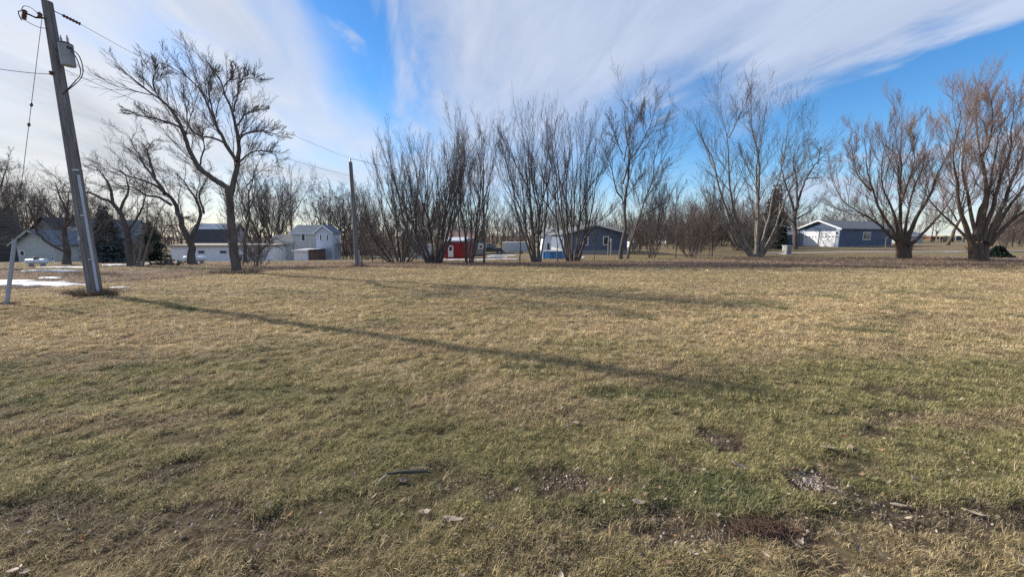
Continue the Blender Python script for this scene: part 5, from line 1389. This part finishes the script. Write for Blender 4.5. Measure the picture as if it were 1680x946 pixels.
    MB().tube([Vector((0, 0, 0)), gt-anchor], .006, 5).build('strand', M['wire'], g)
    for f in (.62, .69):
        p = (gt-anchor)*f; dv = (gt-anchor).normalized(); MB().tube([p-dv*.05, p-dv*.02, p+dv*.02, p+dv*.05], [.012, .028, .028, .012], 8).build('insulator', M['porcelain'], g, True)
    dv = (gt-anchor).normalized(); Lg = 1.62
    MB().tube([anchor-dv*.12, anchor+dv*.8, anchor+dv*Lg], [.040, .038, .034], 12).build('guy_guard', M['tank_grey'], None, True)
    tag(bpy.data.objects['guy_guard'], 'grey plastic guy wire guard slanting out of the grass at the left edge', 'guy guard')
    # far poles
    for px, py, tp, Dp, rr, lab in ((747, 400, 360, 75, .10, 'thin far utility pole above the red shed'), (1538, 396, 330, 110, .14, 'thin distant utility pole on the skyline between the willows')):
        p = pos(px, tp, Dp); zb = float(Hbase(p[0], Dp)); rt = empty('utility_pole', (p[0], Dp, zb), 0, lab, 'utility pole')
        MB().tube([(0, 0, -.3), (0, 0, p[2]-zb)], [rr, rr*.7], 8).build('shaft', M['pole'], rt); MB().box(-.9, .9, -.05, .05, p[2]-zb-.5, p[2]-zb-.38).build('crossarm', M['pole'], rt)
    # dead weeds round the pole and anchor
    r = np.random.default_rng(77)
    for (cx, cy, rad, n, L, lab) in ((bx, by-.05, .5, 520, .25, 'heap of dead weeds round the foot of the near utility pole'), (ax, ay, .22, 90, .12, 'dark clump of dead weeds at the guy wire anchor'),
                                     (g2(387, 448)[0], g2(387, 448)[1], 1.0, 220, .24, 'ring of dead weeds round the tallest left tree'), (sx+.1, sy-.1, .5, 70, .25, 'pale dead grass round the foot of the farther utility pole')):
        P = []
        for i in range(n):
            a = r.uniform(0, 6.28); q = rad*r.uniform(.35, 1); p = np.array([q*math.cos(a)*1.25, q*math.sin(a)*.7]); z0 = float(Hf(cx+p[0], cy+p[1])); d = r.normal(0, .8, 2)
            l = L*r.uniform(.5, 1.3); P.append([(p[0], p[1], z0-.02), (p[0]+d[0]*l*.4, p[1]+d[1]*l*.4, z0+l*.5), (p[0]+d[0]*l, p[1]+d[1]*l, z0+l*r.uniform(.3, .8))])
        P = np.array(P); RR = np.tile(np.array([[.006, .005, .002]])*(1 if cy > 12 else .8)*(1.6 if cy > 12 else 1), (n, 1)); V, F = tubes(P, RR, 3)
        o = link('dead_weeds', npmesh('dead_weeds', V, [F]), M['deadweed']); o.location = (cx, cy, 0); tag(o, lab, 'weeds')
make_poles()

# ---------------------------------------------------------------- small near things, snow, lane, posts
def make_small():
    r = np.random.default_rng(31)
    # snow patches
    sp = [(-30, 146, 466.5, 3.2, 'long snow patch crossing behind the guy wire guard at the left edge'), (-20, 62, 461.5, 1.3, 'thin snow streak just above the long left patch'), (62, 102, 456.5, .9, 'short snow streak between the guy guard and the near pole'),
          (36, 135, 444.8, .9, 'thin snow line in front of the cream house'), (176, 214, 473, 1.0, 'small snow sliver right of the near pole foot'), (168, 214, 434.5, 1.5, 'snow strip behind the crooked dark tree'),
          (60, 160, 438.5, .5, 'faint snow line by the white propane tank'), (233, 262, 433, .8, 'snow strip below the broad dark spruce'),
          (726, 768, 425.8, .9, 'snow strip along the foot of the red shed'), (775, 800, 426, .8, 'small snow strip below the grey camper'), (796, 846, 418.6, 1.0, 'snow strip below the dark pickup truck'),
          (800, 832, 421.5, .9, 'broken snow patch between the truck and the trailer'), (796, 854, 425, .9, 'long thin snow strip in front of the trailer'), (690, 703, 419, .8, 'snow by the pale blue metal shed'),
          (948, 961, 422, .7, 'small pale snow spot below the slate blue wall'), (640, 676, 424, .7, 'snow strip seen through the spreading thicket'), (605, 630, 421, .6, 'snow strip behind the thin fence posts'),
          (1255, 1278, 404.5, .8, 'snow strip under the dark spruce by the porch'), (1530, 1592, 413.2, .5, 'thin snow strip between the two willows'), (1624, 1676, 412.4, .5, 'thin snow strip right of the largest willow')]
    for x0, x1, py, th, lab in sp:
        n = 56; ring = []
        cx = (x0+x1)/2; w = (x1-x0)/2
        ph = r.uniform(0, 6.28, 4)
        for i in range(n):
            a = 2*math.pi*i/n; k = 1+.2*math.sin(3*a+ph[0])+.16*math.sin(5*a+ph[1])+.2*math.sin(9*a+ph[2])+.12*math.sin(14*a+ph[3])
            ring.append(g2(cx+w*math.cos(a)*min(k, 1.1), py+th*(1 if x0 < 130 else .6)*math.sin(a)*k))
        c = g2(cx, py); V = [tuple(np.array((p[0], p[1], float(Hf(p[0], p[1]))-.02))-np.array(c)) for p in ring]
        V2 = [tuple(np.array((p[0]*.9+c[0]*.1, p[1]*.9+c[1]*.1, float(Hf(p[0]*.9+c[0]*.1, p[1]*.9+c[1]*.1))+.035))-np.array(c)) for p in ring]
        V3 = [tuple(np.array((p[0]*.5+c[0]*.5, p[1]*.5+c[1]*.5, float(Hf(p[0]*.5+c[0]*.5, p[1]*.5+c[1]*.5))+.05))-np.array(c)) for p in ring]
        cc = [(0, 0, float(Hf(c[0], c[1]))+.055-c[2])]
        F = [(i, (i+1) % n, n+(i+1) % n, n+i) for i in range(n)]+[(n+i, n+(i+1) % n, 2*n+(i+1) % n, 2*n+i) for i in range(n)]+[(2*n+i, 2*n+(i+1) % n, 3*n) for i in range(n)]
        o = MB().add(V+V2+V3+cc, F).build('snow_patch', M['snow'], None, True); o.location = c; tag(o, lab, 'snow patch')
    # gravel lane beyond the row of trees
    V, F = [], []
    xs = np.linspace(24, 160, 90)
    for i, x in enumerate(xs):
        y = 33.5+2.2*math.sin(x*.03)+.04*(x-6)
        for k, yy in enumerate((y-.0, y+1.3, y+2.7)): V.append((x, yy, float(Hf(x, yy))+.03+(.03 if k == 1 else 0)))
        if i: a = 3*(i-1); F += [(a, a+3, a+4, a+1), (a+1, a+4, a+5, a+2)]
    tag(MB().add(V, F).build('gravel_lane', M['gravel_road'], None, True), kind='structure')
    # thin posts left of the thicket
    for px, py, tp, lab in ((594, 439, 420, 'thin steel rod standing by the farther utility pole'), (611, 432, 411, 'dark thin fence post left of the spreading thicket'), (628, 431, 414, 'short dark fence post at the left foot of the thicket')):
        x, y, z = g2(px, py); h = pos(px, tp, y)[2]-z
        o = MB().tube([(0, 0, -.2), (.02, 0, h)], .03, 6).build('fence_post', M['dkmetal'] if px == 594 else M['bark'], None); o.location = (x, y, z); tag(o, lab, 'fence post')
    # rubble heap by the far left spruce
    x, y, z = g2(268, 435); V, Fq = [], []
    mb = MB()
    for i in range(26): 
        a = r.uniform(0, 6.28); q = r.uniform(0, .9); s = r.uniform(.08, .22); p = Vector((q*1.2*math.cos(a), q*.6*math.sin(a), .05)); d = Vector((r.normal(), r.normal(), .3*r.normal())).normalized()*s*2.2; mb.tube([p-d, p+d+Vector((0, 0, .1))], .05, 5)
    o = mb.build('brush_pile', M['bark'], None); o.location = (x, y, z); tag(o, 'low dark brush pile near the broad dark spruce', 'brush pile')
    # the dark stick with a leaf
    x, y, z = g2(668, 783); z = float(Hf(x, y))
    s = empty('fallen_stick', (x, y, z+.035), R(4), 'dark broken stick lying on the grass in the foreground', 'stick')
    MB().tube([(-.17, -.02, .0), (-.13, .0, .012), (-.06, .005, .016), (.03, .0, .018), (.12, .006, .012), (.17, .0, .004)], [.004, .009, .012, .014, .011, .004], 10).build('stem', M['stick'], s, True)
    MB().tube([(-.13, 0, .012), (-.17, -.035, -.005), (-.19, -.06, -.02)], [.008, .006, .004], 6).build('side_twig', M['leafpale'], s, True)
    MB().tube([(.02, .01, .03), (.10, .02, .034), (.15, .02, .03)], [.004, .005, .003], 6).build('bark_strip', M['leafbrown'], s, True)
    def leaf(px, py, L, wd, rot, m, name, lab, cat, curl=.3, lift=.02):
        V, F, b = leaf_tpl(r, L, wd, curl); x, y, z = g2(px, py); z = float(Hf(x, y))
        o = link(name, npmesh(name, V, F, True), M[m]); o.location = (x, y, z+lift); o.rotation_euler = (r.normal(0, .15), r.normal(0, .15), rot)
        so_ = o.modifiers.new('s', 'SOLIDIFY'); so_.thickness = .0015
        tag(o, lab, cat)
    leaf(663, 789, .055, .045, .8, 'leafbrown', 'dry_leaf', 'grey brown leaf tucked under the dark stick', 'leaf')
    leaf(698, 845, .07, .05, .3, 'leafpale', 'dry_leaf', 'round pale leaf below and right of the dark stick', 'leaf')
    leaf(745, 856, .13, .03, -.15, 'leafpale', 'dry_leaf', 'long narrow pale leaf in the centre foreground', 'leaf', .15)
    leaf(1598, 844, .12, .024, -.45, 'husk', 'corn_husk', 'pointed straw coloured husk on dark soil at right', 'husk', .2, .02)
    leaf(1475, 828, .09, .03, -.3, 'leafpale', 'corn_husk', 'flat pale husk left of the pointed straw husk', 'husk', .12)
    leaf(1212, 771, .10, .045, -.4, 'leafpale', 'dry_leaf', 'curled pale leaf in the grass left of the gravel patch', 'leaf')
    leaf(1500, 790, .07, .04, .4, 'leafbrown', 'dry_leaf', 'small brown leaf in the grass right of the gravel patch', 'leaf')
    leaf(944, 697, .08, .05, .2, 'leafbrown', 'dry_leaf', 'greyish leaf standing out on the middle lawn', 'leaf')
    leaf(1358, 741, .09, .05, -.5, 'leafpale', 'dry_leaf', 'tan leaf above the gravel patch', 'leaf')
    leaf(493, 872, .045, .03, .4, 'deadweed_red', 'dry_leaf', 'small orange leaf in the left foreground', 'leaf')
    leaf(25, 940, .06, .04, .4, 'leafpale', 'dry_leaf', 'pale curled leaf in the bottom left corner', 'leaf')
    leaf(1048, 828, .08, .03, -.2, 'leafpale', 'dry_leaf', 'pale leaf on the dark soil in the centre foreground', 'leaf')
    leaf(1395, 740, .07, .045, .9, 'leafbrown', 'dry_leaf', 'brown leaf right of the tan leaf above the gravel patch', 'leaf')
    # russet clump of dead grass and roots
    x, y, z = g2(1250, 872); z = float(Hf(x, y)); P = []; n = 300
    for i in range(n):
        a = r.uniform(0, 6.28); q = .16*r.uniform(0, 1)**.6; p = (q*1.25*math.cos(a), q*.6*math.sin(a)); hh = .045*(1-(q/.17)**2)+.01; d = r.normal(0, 1, 2); l = r.uniform(.015, .05)
        P.append([(p[0], p[1], hh*.6), (p[0]+d[0]*l*.5, p[1]+d[1]*l*.5, hh+l*.35), (p[0]+d[0]*l, p[1]+d[1]*l, hh+l*r.uniform(-.2, .4))])
    V, F = tubes(np.array(P), np.tile(np.array([[.0018, .0015, .001]]), (n, 1)), 3)
    root = empty('dead_clump', (x, y, z), 0, 'russet clump of upturned dead grass and roots in the right foreground', 'clump')
    link('grass_roots', npmesh('grass_roots', V, [F]), M['deadweed_red'], root)
    g = MB(); k = 16; rings = [(1, -.015), (.85, .015), (.55, .03), (.2, .038)]; VV = []
    for q, h in rings:
        for i in range(k): a = 2*math.pi*i/k; j = 1+.2*r.normal(); VV.append((.18*q*j*math.cos(a), .10*q*j*math.sin(a), h*(1+.2*r.normal())))
    FF = [(a*k+i, a*k+(i+1) % k, (a+1)*k+(i+1) % k, (a+1)*k+i) for a in range(3) for i in range(k)]+[tuple(3*k+i for i in range(k))]
    MB().add(VV, FF).build('soil_clod', mat('dark_soil', (.05, .035, .028), 1, .4, 30, bump=.8), root, True)
make_small()
